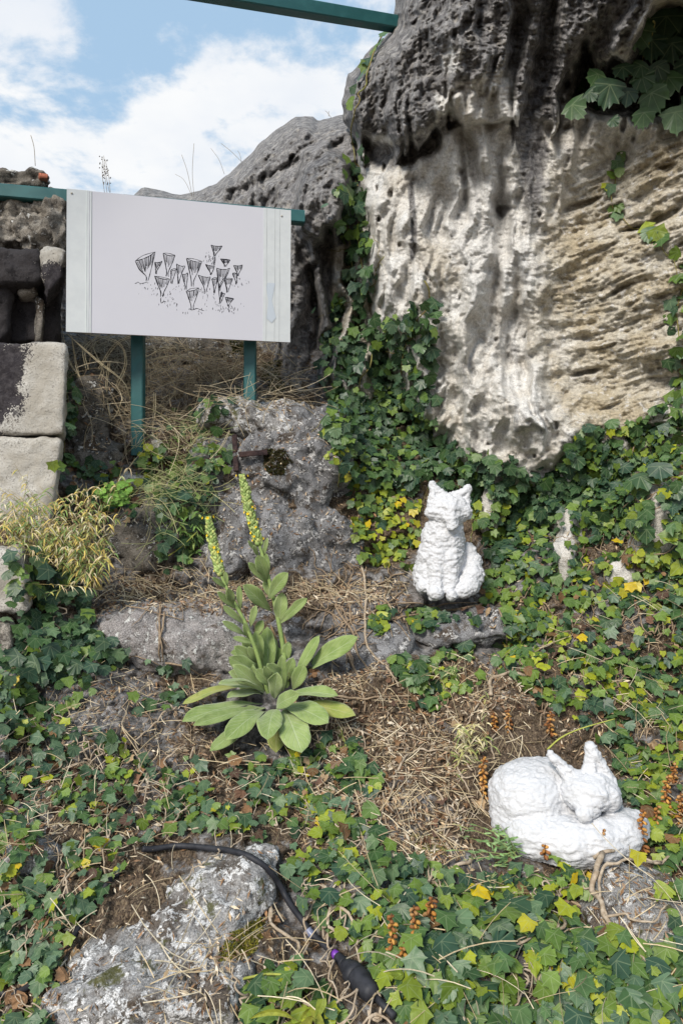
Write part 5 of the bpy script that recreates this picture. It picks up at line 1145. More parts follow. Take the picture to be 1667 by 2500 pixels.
def ml(X0, Y0, X1, Y1, w, y0=2.33, y1=2.2, mat=None, **k):
    mat = mat or (M_ml2 if mr.random() < .4 else M_ml); k.setdefault('wave', mr.uniform(.1, .3)); k.setdefault('fold', mr.uniform(.12, .34)); k.setdefault('twist', mr.uniform(-.35, .35)); k.setdefault('ragged', .12)
    a = P(*Z(X0, Y0), y0); b = P(*Z(X1, Y1), y1); return blade(mull, 'leaf', a, b, w * 1.45 * .3508 / FPX * (y0 + y1) / 2, mat, **k)
BX = (755, 1745)
# back and middle foliage first, rosette after
for q in [(740,1640,720,1225,120,2.40,2.42,{}),(660,1480,590,1365,62,2.36,2.30,{}),(690,1500,640,1250,80,2.38,2.36,{}),(850,1490,862,1345,66,2.42,2.40,{}),(830,1700,822,1425,78,2.36,2.28,{}),
    (690,1640,452,1540,100,2.34,2.24,{}),(680,1560,452,1440,112,2.36,2.26,{}),(670,1500,490,1362,84,2.37,2.29,{}),(640,1420,465,1405,60,2.38,2.33,{}),
    (730,1720,378,1625,110,2.33,2.2,{'nrm':(0,-.5,1)}),(720,1700,405,1605,62,2.30,2.16,{'nrm':(0,-.2,1)}),(760,1620,700,1500,60,2.30,2.22,{}),(820,1560,728,1488,62,2.32,2.25,{}),(770,1500,780,1360,90,2.42,2.42,{}),(700,1660,520,1430,90,2.36,2.30,{}),(660,1600,600,1400,80,2.38,2.36,{}),(780,1600,690,1330,100,2.42,2.40,{}),(720,1690,480,1490,96,2.34,2.24,{}),(840,1640,900,1440,80,2.38,2.34,{}),(700,1560,770,1300,90,2.43,2.42,{}),(600,1420,560,1300,60,2.36,2.33,{}),(820,1700,720,1480,90,2.36,2.30,{}),(720,1720,440,1720,100,2.34,2.2,{'nrm':(0,-.5,1)}),(760,1650,640,1520,80,2.30,2.24,{}),
    (770,1740,790,1545,112,2.32,2.22,{'arch':.06}),(870,1700,1082,1285,92,2.36,2.36,{'pet':.5,'nrm':(-.3,-1,.2)}),(890,1690,978,1490,104,2.35,2.30,{'pet':.3}),
    (880,1600,1350,1296,138,2.42,2.30,{'nrm':(-.35,-.8,.6),'arch':.03,'pet':.2}),(600,1720,560,1600,90,2.36,2.3,{}),(640,1690,620,1500,80,2.36,2.3,{})]:
    X0, Y0, X1, Y1, w, y0, y1, k = q; ml(X0, Y0, X1, Y1, w, y0, y1, **k)
ml(560, 1650, 130, 1765, 80, 2.36, 2.24, M_mly, nrm=(0, -.6, 1)); ml(860, 1850, 1272, 2060, 165, 2.30, 2.16, M_mly, nrm=(0, -.7, 1), arch=.02, ragged=1.1, label='ragged yellow leaf')
ml(735, 1180, 800, 1400, 30, 2.46, 2.44, M_mldry, label='dry brown leaf'); ml(835, 1260, 860, 1440, 34, 2.44, 2.42, M_mldry, label='dry brown leaf')
for q in [(730,1770,128,1885,150,2.33,2.10,{'nrm':(0,-.55,1),'arch':.09,'pet':.35}),(740,1790,205,1912,96,2.30,2.08,{'nrm':(0,-.7,.8),'arch':.07,'pet':.35}),(740,1800,515,1850,74,2.30,2.2,{'nrm':(0,-.4,1),'arch':.12}),
    (790,1850,780,2102,130,2.28,2.12,{'nrm':(0,-.7,1),'mat':M_mly,'arch':.08}),(740,1860,322,2092,120,2.28,2.05,{'nrm':(0,-.6,1),'arch':.10,'pet':.3}),(730,1820,432,2015,170,2.27,2.06,{'nrm':(-.1,-.8,1),'arch':.13,'pet':.2}),
    (800,1770,1335,1842,130,2.32,2.14,{'nrm':(0,-.6,1),'mat':M_mly,'arch':.07,'pet':.45,'ragged':.4}),(810,1745,1212,1705,118,2.33,2.16,{'nrm':(.1,-.7,1),'arch':.12,'pet':.25}),(800,1790,1146,1895,160,2.30,2.08,{'nrm':(0,-.65,1),'arch':.11,'pet':.1}),
    (830,1800,960,2102,190,2.26,2.02,{'nrm':(.1,-.8,.9),'arch':.10,'pet':.05,'shape':.8}),(775,1800,720,2012,158,2.24,2.04,{'nrm':(-.1,-.9,.8),'arch':.10,'pet':.05,'shape':.8}),(782,1792,945,1695,98,2.24,2.12,{'nrm':(-.2,-1,.6),'arch':.10,'pet':.05,'shape':.8})]:
    X0, Y0, X1, Y1, w, y0, y1, k = q; ml(X0, Y0, X1, Y1, w, y0, y1, **k)
st1 = [P(*Z(X, Y), y) for X, Y, y in [(790,1770,2.33),(858,1650,2.36),(840,1450,2.40),(800,1200,2.44),(740,930,2.48),(695,760,2.5),(660,640,2.52),(600,430,2.54),(545,175,2.56)]]
st2 = [P(*Z(X, Y), y) for X, Y, y in [(760,1780,2.32),(700,1600,2.31),(650,1420,2.31),(580,1230,2.32),(520,1110,2.34),(440,960,2.36),(395,850,2.38),(350,680,2.40),(310,470,2.42)]]
for st_, r0, r1 in ((st1, .010, .0045), (st2, .008, .004)):
    pth = spline(st_, 60); part_mesh('stem', mull, [tube(pth, np.linspace(r0, r1, 60), 8)], M_mstem)
for q in [(575,1290,408,1188,50,2.33,2.26),(562,1215,413,1078,46,2.33,2.27),(505,1110,373,982,46,2.35,2.29),(490,1075,448,962,56,2.34,2.28),(445,965,338,882,34,2.37,2.32),(535,1130,525,938,40,2.36,2.33),(600,1240,642,1078,50,2.35,2.32),(640,1300,690,1182,60,2.37,2.35),(445,965,430,842,30,2.38,2.36),(655,1350,480,1300,40,2.33,2.28),(600,1330,560,1200,40,2.34,2.3),
    (755,1125,552,935,100,2.48,2.38),(735,935,588,780,60,2.5,2.43),(728,920,655,725,82,2.49,2.42),(722,1040,864,850,92,2.46,2.38),(800,1240,822,985,92,2.46,2.42),(800,1215,998,1028,72,2.45,2.36),(730,890,712,716,40,2.52,2.5),(650,710,588,628,30,2.53,2.49),(690,760,722,606,30,2.53,2.5),(660,745,625,660,30,2.52,2.48),(770,1060,700,900,60,2.5,2.5),(840,1460,870,1330,60,2.43,2.4)]: ml(*q[:7], arch=.06, fold=.3, pet=.05)
M_bud = vc_mat('felted_buds', .9); M_petal = flat_mat('yellow_petal', (0.80, 0.55, 0.02), .6)
ICO = None
def small_ball(c, r, ax=None, st=1.0):
    t = (1 + 5 ** .5) / 2; v = np.array([(-1,t,0),(1,t,0),(-1,-t,0),(1,-t,0),(0,-1,t),(0,1,t),(0,-1,-t),(0,1,-t),(t,0,-1),(t,0,1),(-t,0,-1),(-t,0,1)], float) / math.sqrt(1 + t * t)
    f = np.array([(0,11,5),(0,5,1),(0,1,7),(0,7,10),(0,10,11),(1,5,9),(5,11,4),(11,10,2),(10,7,6),(7,1,8),(3,9,4),(3,4,2),(3,2,6),(3,6,8),(3,8,9),(4,9,5),(2,4,11),(6,2,10),(8,6,7),(9,8,1)])
    if ax is not None: ax = np.array(ax) / np.linalg.norm(ax); v = v + np.outer(v @ ax, ax) * (st - 1)
    return v * r + c, f
for st_, i0, wid, nb, blooms in ((st1, 6, .021, 300, [(.02,0),(.03,1),(.42,2),(.45,0),(.5,1),(.52,3),(.6,0),(.66,1),(.7,2),(.74,0),(.8,1),(.86,3),(.9,0),(.93,1)]), (st2, 6, .0185, 240, [(.01,0),(.02,1),(.03,2),(.3,1),(.48,2),(.55,0),(.93,1),(.72,0)])):
    pth = spline(st_, 200)[int(200 * (i0 - .15) / 8):][::-1]; sp_ = None; mb = MB(); n_ = len(pth)
    spike = bpy.data.objects.new('flower_spike', None)
    for k in range(nb):
        t_ = k / nb; i = min(int(t_ * (n_ - 1)), n_ - 2); ax = pth[i] - pth[i + 1]; ax /= np.linalg.norm(ax); a = k * 2.39996
        e1 = np.cross(ax, (0, 1, 0)); e1 /= np.linalg.norm(e1); e2 = np.cross(ax, e1); r_ = wid * (.35 + .65 * min(1, t_ * 5)) * (1 if t_ < .92 else .8) * mr.uniform(.75, 1.2)
        o_ = e1 * math.cos(a) + e2 * math.sin(a); v, f = small_ball(pth[i] + o_ * r_ * .62, .0062 * mr.uniform(.75, 1.15), ax * .8 + o_ * .6, 1.6); mb.add(v, f, tuple(np.array([(0.37, 0.45, 0.17), (0.26, 0.35, 0.11), (0.44, 0.47, 0.16), (0.20, 0.27, 0.09)][mr.randrange(4)]) * mr.uniform(.8, 1.15)) + (0,))
    spike = obj('flower_spike', None or bpy.data.meshes.new('x'), None) if False else None
    L = np.array(mull.location); mb.v = [v - L for v in mb.v]; spike = obj('flower_spike', mb.mesh('flower_spike'), M_bud); spike.parent = mull; spike['kind'] = 'stuff'
    for t_, s_ in blooms:
        i = int(t_ * (n_ - 1)); ax = pth[i] - pth[min(i + 1, n_ - 1)]; ax /= np.linalg.norm(ax) + 1e-9; a = {0: -.6, 1: 2.4, 2: -1.3, 3: -2.2}[s_] + mr.uniform(-.4, .4)
        o_ = np.array([math.cos(a), -abs(math.sin(a)), .25]); o_ /= np.linalg.norm(o_); c = pth[i] + o_ * wid * 1.15; e1 = np.cross(o_, (0, 0, 1)); e1 /= np.linalg.norm(e1); e2 = np.cross(o_, e1)
        vs = [c - o_ * .002]; rr = .0062 * mr.uniform(.8, 1.2)
        for k in range(10): vs.append(c + (e1 * math.cos(k * .6283) + e2 * math.sin(k * .6283)) * rr * (1 if k % 2 == 0 else .62) + o_ * .0015)
        m2 = MB(); m2.add(np.array(vs) - L, [(0, k + 1, (k + 1) % 10 + 1) for k in range(10)]); fo = obj('flower', m2.mesh('flower', False), M_petal); fo.parent = spike

# ------------------------------------------------------------------ dead leaves, chips and straw on the ground
M_litter = vc_mat('dry_litter'); M_straw = vc_mat('dry_straw', .7); M_weed = vc_mat('weed_leaf', .6)
lr = np.random.RandomState(21)
LCOL = 1.2 * np.array([(0.30,0.20,0.13),(0.42,0.31,0.19),(0.20,0.12,0.07),(0.48,0.40,0.29),(0.24,0.14,0.075),(0.13,0.085,0.055),(0.36,0.27,0.18),(0.52,0.45,0.35)])
def pick(poly, n, seed=0):
    rs = np.random.RandomState(seed); pl = np.array(poly, float); lo, hi = pl.min(0), pl.max(0); out = []
    while len(out) < n:
        uv = lo + rs.rand(3000, 2) * (hi - lo); sd, _, _ = polysd(uv[:, 0], uv[:, 1], poly); sd = sd + 40 * fbm(np.stack([uv[:, 0] / 80, uv[:, 1] / 80, np.full(3000, seed)], -1), 2)
        for q in uv[sd > 0]:
            h_, nn = hit(*q)
            if h_ is not None and nn.z > .45 and not (keepout(q[0], q[1]) and rs.rand() < .88): out.append((np.array(h_), np.array(nn)))
            if len(out) >= n: break
    return out
def frame(n):
    a = np.cross(n, lr.normal(size=3)); a /= np.linalg.norm(a) + 1e-9; return a, np.cross(n, a)
def litter(poly, n, seed, smin_=.006, smax=.028, wid=.16, lift=.012, mb=None, cols=LCOL):
    for p, n_ in pick(poly, n, seed):
        nn = n_ + lr.normal(size=3) * .35; nn /= np.linalg.norm(nn); a, b = frame(nn); L = lr.uniform(smin_, smax); w = L * lr.uniform(wid * .5, wid * 1.8); c = p + n_ * lr.uniform(.001, lift); k = lr.uniform(-.25, .35) * L
        v = [c - a * L / 2 + nn * k * .3, c - b * w / 2, c + a * L / 2 + nn * k * .3, c + b * w / 2, c + nn * k]
        mb.add(v, [(0, 1, 4), (1, 2, 4), (2, 3, 4), (3, 0, 4)], tuple(cols[lr.randint(len(cols))] * lr.uniform(.7, 1.25)) + (0,))
mb = MB()
litter([(700,1640),(1010,1600),(1250,1600),(1330,1720),(1200,1760),(1130,1900),(1140,2120),(950,2150),(760,2080),(680,1960),(760,1850),(820,1750)], 7000, 31, mb=mb)
litter([(120,1420),(560,1390),(720,1430),(1000,1420),(980,1520),(700,1500),(200,1500)], 2600, 32, mb=mb)
litter([(60,1600),(480,1640),(500,1760),(700,1880),(600,2000),(100,2100),(-200,2100),(-200,1700)], 3200, 33, mb=mb)
litter([(-300,2100),(300,2050),(700,2080),(1300,2100),(1700,2100),(2000,2600),(-300,2600)], 5200, 34, mb=mb)
litter([(1180,1250),(1667,1200),(1900,1400),(1900,2100),(1500,2000),(1300,1750),(1200,1500)], 3800, 35, mb=mb)
litter([(180,850),(700,850),(900,1000),(1000,1380),(850,1400),(200,1300)], 2200, 36, mb=mb)
o = obj('leaf_litter', mb.mesh('leaf_litter', False), M_litter); tag(o, kind='stuff')
# larger curled dead leaves
mb = MB()
DCOL = np.array([(0.24,0.14,0.075),(0.17,0.095,0.06),(0.34,0.24,0.14),(0.12,0.07,0.05)])
def curled(p, n_, s, mb, col=None):
    sh, f, a_ = SHAPES[lr.randint(len(SHAPES))]; v = sh.copy(); v[:, 2] += lr.uniform(.3, .9) * v[:, 0] ** 2 - lr.uniform(-.5, .6) * (v[:, 1] - .4) ** 2
    nn = n_ + lr.normal(size=3) * .5; nn /= np.linalg.norm(nn); a, b = frame(nn); R_ = np.stack([a, b, nn], 1); mb.add((v * s) @ R_.T + p + n_ * .012, f, tuple((DCOL[lr.randint(4)] if col is None else np.array(col)) * lr.uniform(.8, 1.2)) + (0,))
for poly, n, sd_2 in (([(700,1640),(1330,1640),(1200,1900),(1100,2100),(760,2060)], 90, 41), ([(1280,1400),(1900,1300),(1900,2050),(1500,1950)], 110, 42), ([(-100,2150),(200,2150),(160,2500),(-100,2500)], 60, 43), ([(640,2200),(1700,2300),(1700,2560),(640,2560)], 60, 44), ([(100,1850),(700,1850),(600,2060),(60,2060)], 45, 45), ([(160,1120),(400,1120),(400,1300),(160,1300)], 40, 46), ([(1080,1400),(1250,1380),(1300,1480),(1120,1500)], 22, 47)):
    for p, n_ in pick(poly, n, sd_2): curled(p, n_, lr.uniform(.014, .034), mb)
o = obj('dead_leaves', mb.mesh('dead_leaves', False), M_litter); tag(o, kind='stuff')
# straw stalks
def straw(mb, poly, n, seed, L=(.05, .16), r=.0007, lift=.02, cols=((0.50,0.40,0.25),(0.42,0.33,0.2),(0.58,0.5,0.36)), bend=.25, up=0.0):
    for p, n_ in pick(poly, n, seed):
        a, b = frame(n_); l = lr.uniform(*L); d = a + n_ * lr.uniform(0, .25) + np.array([0, 0, up * lr.rand()]); d /= np.linalg.norm(d); s = b * lr.normal() * bend + n_ * (-.15)
        t = np.linspace(0, 1, 6)[:, None]; q = p + n_ * lr.uniform(.003, lift) + d * l * t + s * l * t * t; c = cols[lr.randint(len(cols))]
        v, f = tube(q, r * lr.uniform(.7, 1.6), 3, False); mb.add(v, f, tuple(np.array(c) * lr.uniform(.75, 1.15)) + (0,))
mb = MB()
straw(mb, [(160,850),(320,830),(560,850),(720,900),(720,1000),(560,1010),(420,1060),(330,1080),(200,1000)], 1500, 51, (.07, .22), .0008, .07, cols=((0.42,0.34,0.22),(0.33,0.26,0.16),(0.5,0.42,0.29),(0.22,0.17,0.11)), bend=.5)
straw(mb, [(400,1040),(560,1060),(520,1300),(420,1360),(340,1250)], 380, 52, (.06, .16), .0008, .06, cols=((0.30,0.32,0.14),(0.42,0.38,0.2),(0.2,0.24,0.1)), bend=.5)
straw(mb, [(160,1380),(560,1370),(640,1440),(1000,1410),(950,1480),(200,1480)], 520, 53, (.03, .10), .0009)
straw(mb, [(700,1640),(1250,1600),(1330,1740),(1150,2120),(760,2060)], 520, 54, (.03, .12), .0009)
straw(mb, [(-200,1620),(480,1640),(850,1900),(640,2060),(0,2400),(-200,2400)], 480, 55, (.03, .12), .0008, .05)
straw(mb, [(200,2450),(640,2200),(800,2150),(1667,2200),(1800,2560),(100,2560)], 260, 56, (.04, .18), .0009, .06)
straw(mb, [(1300,1500),(1667,1450),(1800,2100),(1500,1950)], 200, 57, (.03, .14), .0009, .05)
o = obj('straw', mb.mesh('straw', False), M_straw); tag(o, kind='stuff')
# long arching dry stalks under the board
gr = thing('dry_grass_tangle', 'tangle of long dry pale grass stalks hanging under the board beside the left post', 'dry grass', P(240, 880, 3.0).tolist())
gp = MB(); L = np.array(gr.location)
def stalk_px(mb, pts, Y, r, col, base):
    q = spline([P(x, y, Y + dy) for x, y, dy in pts], 18); v, f = tube(q, r, 4, False); mb.add(v - base, f, tuple(col) + (0,))
for pts in [[(150,790,0),(170,880,0),(220,940,0),(250,900,0),(230,840,.05),(300,810,.1)],[(165,815,0),(240,880,-.05),(300,930,-.05),(322,985,0)],[(200,812,0),(290,840,0),(305,890,0),(285,940,0),(295,960,.05)],[(175,820,0),(200,930,0),(240,960,0)],[(210,900,0),(205,850,0),(250,812,.05)],[(240,900,0),(280,840,0),(330,815,.05)],[(360,920,.05),(400,905,.05),(430,950,.1),(405,985,.1),(370,1000,.1)],[(410,905,.05),(440,870,.1),(430,840,.15)],
            [(355,870,.1),(420,850,.2),(500,858,.3)],[(350,880,.1),(420,870,.2),(480,880,.3)],[(380,960,0),(380,1000,0),(372,1060,0)],[(250,960,0),(245,1030,0),(262,1080,0)],[(300,970,0),(280,1020,0),(240,1040,0)],[(270,880,0),(262,960,0),(275,1040,.0)],[(565,905,.1),(588,860,.05),(600,838,.05)],[(560,1050,-.1),(540,1090,-.12),(515,1120,-.15)]]:
    for k in range(2):
        j = [(x + mr.uniform(-7, 7) * k, y + mr.uniform(-7, 7) * k, dy) for x, y, dy in pts]; stalk_px(gp, j, 2.97, .0013, np.array((0.55, 0.47, 0.31)) * mr.uniform(.8, 1.1), L)
for k in range(110):
    x, y = mr.uniform(160, 560), mr.uniform(815, 900); l = mr.uniform(40, 130); c_ = mr.uniform(-60, 60)
    stalk_px(gp, [(x, y, .15), (x + c_ * .5, y + l * .4, .08), (x + c_, y + l, .05), (x + c_ * 1.6, y + l * 1.25, .08)], mr.uniform(2.98, 3.2), .0008, np.array((0.36, 0.3, 0.2)) * mr.uniform(.5, 1.2), L)
o = obj('stalks', gp.mesh('stalks', False), M_straw); o.parent = gr; o['kind'] = 'stuff'

# ------------------------------------------------------------------ small plants
def strip(mb, q, w, col, nrm=(0, -1, .3)):
    q = np.asarray(q, float); n = len(q); t = np.gradient(q, axis=0); t /= np.linalg.norm(t, axis=1)[:, None] + 1e-9; s = np.cross(t, np.array(nrm)); s /= np.linalg.norm(s, axis=1)[:, None] + 1e-9
    ww = w * np.sin(np.linspace(.12, math.pi - .02, n)) ** .7; v = np.concatenate([q - s * ww[:, None] / 2, q + s * ww[:, None] / 2, q + np.array(nrm) * w * -.12]); f = []
    for i in range(n - 1): f += [(i, i + 1, 2 * n + i + 1, 2 * n + i), (2 * n + i, 2 * n + i + 1, n + i + 1, n + i)]
    mb.add(v, f, tuple(col) + (0,))
def weed(label, cat, bases, tips, nleaf, leafL, leafW, cols, Y, stemcol, seed, curl=.6, sr=.0011, leafname='leaves', name='weed'):
    r = random.Random(seed); b0 = P(bases[0][0], bases[0][1], Y); root = thing(name, label, cat, b0.tolist()); sm, lm = MB(), MB()
    for k, (tx, ty) in enumerate(tips):
        bx_, by_ = bases[k % len(bases)]; bx_ += r.uniform(-8, 8); dy = r.uniform(-.10, .06); q = spline([P(bx_, by_, Y), P(bx_ + (tx - bx_) * .35 + r.uniform(-12, 12), by_ + (ty - by_) * .55, Y + dy * .6), P(tx, ty, Y + dy)], 12)
        v, f = tube(q, np.linspace(sr, sr * .5, 12), 4, False); sm.add(v - b0, f, tuple(np.array(stemcol) * r.uniform(.8, 1.2)) + (0,))
        for j in range(nleaf):
            i = min(11, int((.2 + .8 * (j + r.random()) / nleaf) * 11)); a = r.uniform(0, 6.28); d = np.array([math.cos(a), math.sin(a) * .5 - .35, r.uniform(-.1, .7)]); d /= np.linalg.norm(d); l = leafL * r.uniform(.5, 1.2); t = np.linspace(0, 1, 6)[:, None]
            qq = q[i] + d * l * t + np.array([r.uniform(-.3, .3), 0, -curl]) * l * t * t; strip(lm, qq - b0, leafW * r.uniform(.6, 1.3), np.array(cols[r.randrange(len(cols))]) * r.uniform(.75, 1.2))
    o = obj('stems', sm.mesh('stems', False), M_weed); o.parent = root; o['kind'] = 'stuff'; o = obj(leafname, lm.mesh(leafname, False), M_weed); o.parent = root; o['kind'] = 'stuff'; return root
wr = random.Random(9)
tipsA = [(wr.uniform(-20, 295), wr.gauss(1285, 50)) for k in range(100)] + [(wr.uniform(10, 120), wr.uniform(1180, 1300)) for k in range(25)] + [(wr.uniform(140, 300), wr.uniform(1160, 1260)) for k in range(22)] + [(35,1130),(70,1150),(330,1120),(300,1140)]
weed('straggly weed with yellowed curling leaves hanging against the left wall', 'weed', [(245,1440),(225,1432),(120,1345),(40,1290),(200,1400)], tipsA, 14, .030, .0036, [(0.42,0.40,0.12),(0.55,0.42,0.12),(0.50,0.40,0.24),(0.20,0.28,0.08),(0.14,0.22,0.07),(0.5,0.46,0.3)], 2.38, (0.34,0.27,0.12), 61, 1.1)
weed('pale yellow curled weed on the litter behind the lying fox', 'weed', [(1150,1860),(1110,1900),(1130,1800),(1180,1790)], [(wr.gauss(1130, 34), wr.gauss(1810, 48)) for k in range(26)], 6, .030, .0038, [(0.5,0.46,0.2),(0.36,0.36,0.12),(0.58,0.52,0.32),(0.2,0.25,0.08)], 2.12, (0.4,0.34,0.2), 62, .9)
weed('small tuft of curled pale grass right of the tall mullein', 'weed', [(1110,1660)], [(wr.gauss(1100, 26), wr.gauss(1635, 16)) for k in range(10)], 5, .022, .0032, [(0.5,0.48,0.25),(0.22,0.30,0.1)], 2.40, (0.4,0.38,0.2), 63, .9)
weed('feathery light green weed at the left flank of the lying fox', 'weed', [(1262,2090),(1250,2080)], [(1105,2010),(1120,2040),(1100,2075),(1130,2100),(1150,2010),(1170,2050),(1140,2130),(1200,2110),(1180,2020),(1210,2060),(1215,2010),(1230,2040)], 11, .030, .0048, [(0.20,0.32,0.13),(0.26,0.38,0.17),(0.16,0.27,0.10)], 1.82, (0.35,0.40,0.14), 64, .15)
weed('low fleshy green groundcover plant in front of the lying fox', 'plant', [(1200 + wr.uniform(-10, 10), 2190) for k in range(6)], [(wr.gauss(1230, 50), wr.gauss(2185, 22)) for k in range(60)], 7, .012, .004, [(0.24,0.33,0.12),(0.32,0.38,0.16),(0.2,0.27,0.09)], 1.76, (0.3,0.28,0.12), 65, -.3)
weed('green trailing weed with lance leaves in the left corner below the pale wall', 'weed', [(470,1360),(455,1350)], [(wr.gauss(470, 35), wr.gauss(1260, 45)) for k in range(28)], 7, .040, .0075, [(0.10,0.19,0.05),(0.14,0.24,0.06),(0.2,0.27,0.08)], 2.82, (0.2,0.22,0.08), 66, .9)['label'] = 'green trailing weed with lance shaped leaves between the left post and the mullein'
weed('bramble like seedling with toothed bright green leaves right of the pale wall', 'plant', [(290,1230),(270,1225)], [(wr.gauss(285, 26), wr.gauss(1195, 20)) for k in range(18)], 5, .035, .020, [(0.11,0.22,0.04),(0.15,0.28,0.05)], 2.62, (0.2,0.2,0.08), 67, .3)
weed('yellow green lance leaved shoot at the bottom edge left of the cable connector', 'plant', [(760,2520),(770,2510)], [(700,2400),(720,2420),(745,2430),(775,2440),(790,2470),(700,2440),(730,2460),(760,2480),(700,2480)], 3, .085, .018, [(0.22,0.24,0.03),(0.28,0.28,0.04),(0.17,0.21,0.03)], 1.46, (0.42,0.38,0.1), 68, .6)
for lab, pth, Y in (('lone yellow green stalk slanting behind the ears of the lying fox', [(1335,1830),(1370,1800),(1420,1778),(1500,1755)], 2.1), ('long thin green stalk leaning across the rock beside the left mullein spike', [(250,1430),(350,1390),(430,1345),(480,1300)], 2.75), ('arching yellow stem at the bottom left of the connector', [(590,2390),(660,2378),(720,2390),(775,2440),(800,2500)], 1.5)):
    q = spline([P(x, y, Y) for x, y in pth], 16); b0 = q[0]; mb = MB(); v, f = tube(q - b0, np.linspace(.003, .0015, 16), 6); mb.add(v, f, (0.36, 0.38, 0.08, 0)); o = obj('plant_stalk', mb.mesh('plant_stalk'), M_weed); o.location = b0; tag(o, lab, 'stalk')
# broomrape: dry orange brown flower spikes
M_broom = vc_mat('dry_orange_flowers', .75)
def broom(label, x, y, h, Y, seed, lean=0.0, cat='flower spike'):
    r = random.Random(seed); b0 = P(x, y, Y); t0 = P(x + lean, y - h, Y - .01); root = thing('broomrape', label, cat, b0.tolist(), 'dry orange brown flower spikes'); q = spline([b0, (b0 + t0) / 2 + np.array([r.uniform(-.006, .006), 0, 0]), t0], 20)
    sm = MB(); v, f = tube(q - b0, np.linspace(.0028, .0014, 20), 6); sm.add(v, f, (0.16, 0.06, 0.025, 0)); o = obj('stem', sm.mesh('stem'), M_broom); o.parent = root; fm = MB(); H_ = np.linalg.norm(t0 - b0); n = int(H_ / .0042)
    for k in range(n):
        t = .12 + .88 * k / n; i = min(19, int(t * 19)); a = k * 2.4; d = np.array([math.cos(a), math.sin(a), .45]); l = .017 * (1.15 - .5 * t) * r.uniform(.7, 1.2); s = np.linspace(0, 1, 5)[:, None]
        c = q[i] + d * l * s + np.array([0, 0, -.6]) * l * s * s - b0; v, f = tube(c, np.array([.0015, .0034, .0040, .0042, .0022]) * r.uniform(.8, 1.2), 5); fm.add(v, f, tuple(np.array([(0.42,0.19,0.045),(0.52,0.27,0.07),(0.26,0.11,0.04),(0.40,0.22,0.09)][r.randrange(4)]) * r.uniform(.8, 1.15)) + (0,))
    o = obj('flowers', fm.mesh('flowers'), M_broom); o.parent = root; o['kind'] = 'stuff'
for lab, x, y, h, Y, ln in [('dry orange flower spike standing right against the tail tip of the lying fox',1570,2090,115,1.83,-4),('short orange brown flower spike in front of the lying fox, right of its middle',1472,2088,62,1.80,-3),('low orange brown flower head touching the front edge of the lying fox',1330,2098,36,1.80,-18),
    ('tall orange flower spike below the yellow leaf in the lower middle foreground',1010,2360,150,1.55,-6),('thick dry orange flower spike left in the lower middle foreground cluster',955,2400,170,1.52,-15),('squat orange flower spike right in the lower middle foreground cluster',1055,2250,60,1.6,8),('thin orange flower spike between the two tallest of the lower middle cluster',985,2410,110,1.50,0),
    ('slim brown flower spike behind the left shoulder of the lying fox',1240,1850,120,2.22,-12),('upright brown flower spike left of the lying fox on the litter',1205,1840,100,2.24,8),('short brown flower spike nearest the left ear of the lying fox',1345,1800,62,2.2,8),('leaning brown flower spike at the left edge of the lying fox',1180,1975,130,2.02,-20),
    ('tallest rust brown flower spike right of the lying fox',1630,2010,120,1.98,-10),('rust brown flower spike at the right picture edge beside the lying fox',1660,2030,95,1.95,2),('bushy rust brown flower spike close behind the tail tip of the lying fox',1605,2060,95,1.93,-6),('small rust brown flower spike above the others right of the lying fox',1648,1930,70,2.05,4)]: broom(lab, x, y, h, Y, int(x))
# dry grasses against the sky, on the crest
for lab, stalks, Y in (('dry stalk with round seed heads above the left half of the board', [[(268,470),(258,420),(254,380)],[(262,470),(258,440),(250,385)],[(270,470),(266,430),(258,392)],[(256,470),(251,435),(250,400)]], 4.0), ('thin dry grass blades above the middle of the board', [[(470,480),(458,420),(444,378)],[(474,480),(470,420),(474,350)],[(470,480),(450,440),(428,425)]], 4.2),
    ('two dry grass stalks leaning over the slope of the dark ridge', [[(590,395),(565,370),(540,350)],[(548,425),(535,390),(515,362)],[(590,395),(585,375),(580,368)]], 3.9), ('single hair thin stalk above the capped stone of the wall', [[(87,405),(84,360),(76,330)]], 2.9), ('tiny dry twig on top of the dark ridge near the cliff', [[(808,287),(800,276),(794,270)],[(803,284),(802,276),(803,272)]], 3.75)):
    mb = MB(); b0 = P(stalks[0][0][0], stalks[0][0][1], Y)
    for s_ in stalks:
        q = spline([P(x, y, Y) for x, y in s_], 10) - b0; v, f = tube(q, .0013, 4); mb.add(v, f, (0.30, 0.26, 0.2, 0))
        if 'seed' in lab:
            for k in range(9): i = mr.randrange(3, 10); v, f = small_ball(q[i] + np.array([mr.uniform(-.018, .018), 0, mr.uniform(-.01, .01)]), .0038); mb.add(v, f, (0.10, 0.08, 0.07, 0))
    o = obj('dry_grass', mb.mesh('dry_grass'), M_weed); o.location = b0; tag(o, lab, 'dry grass'); 
    if len(stalks) > 1: o['kind'] = 'stuff'; del o['category']; del o['label']
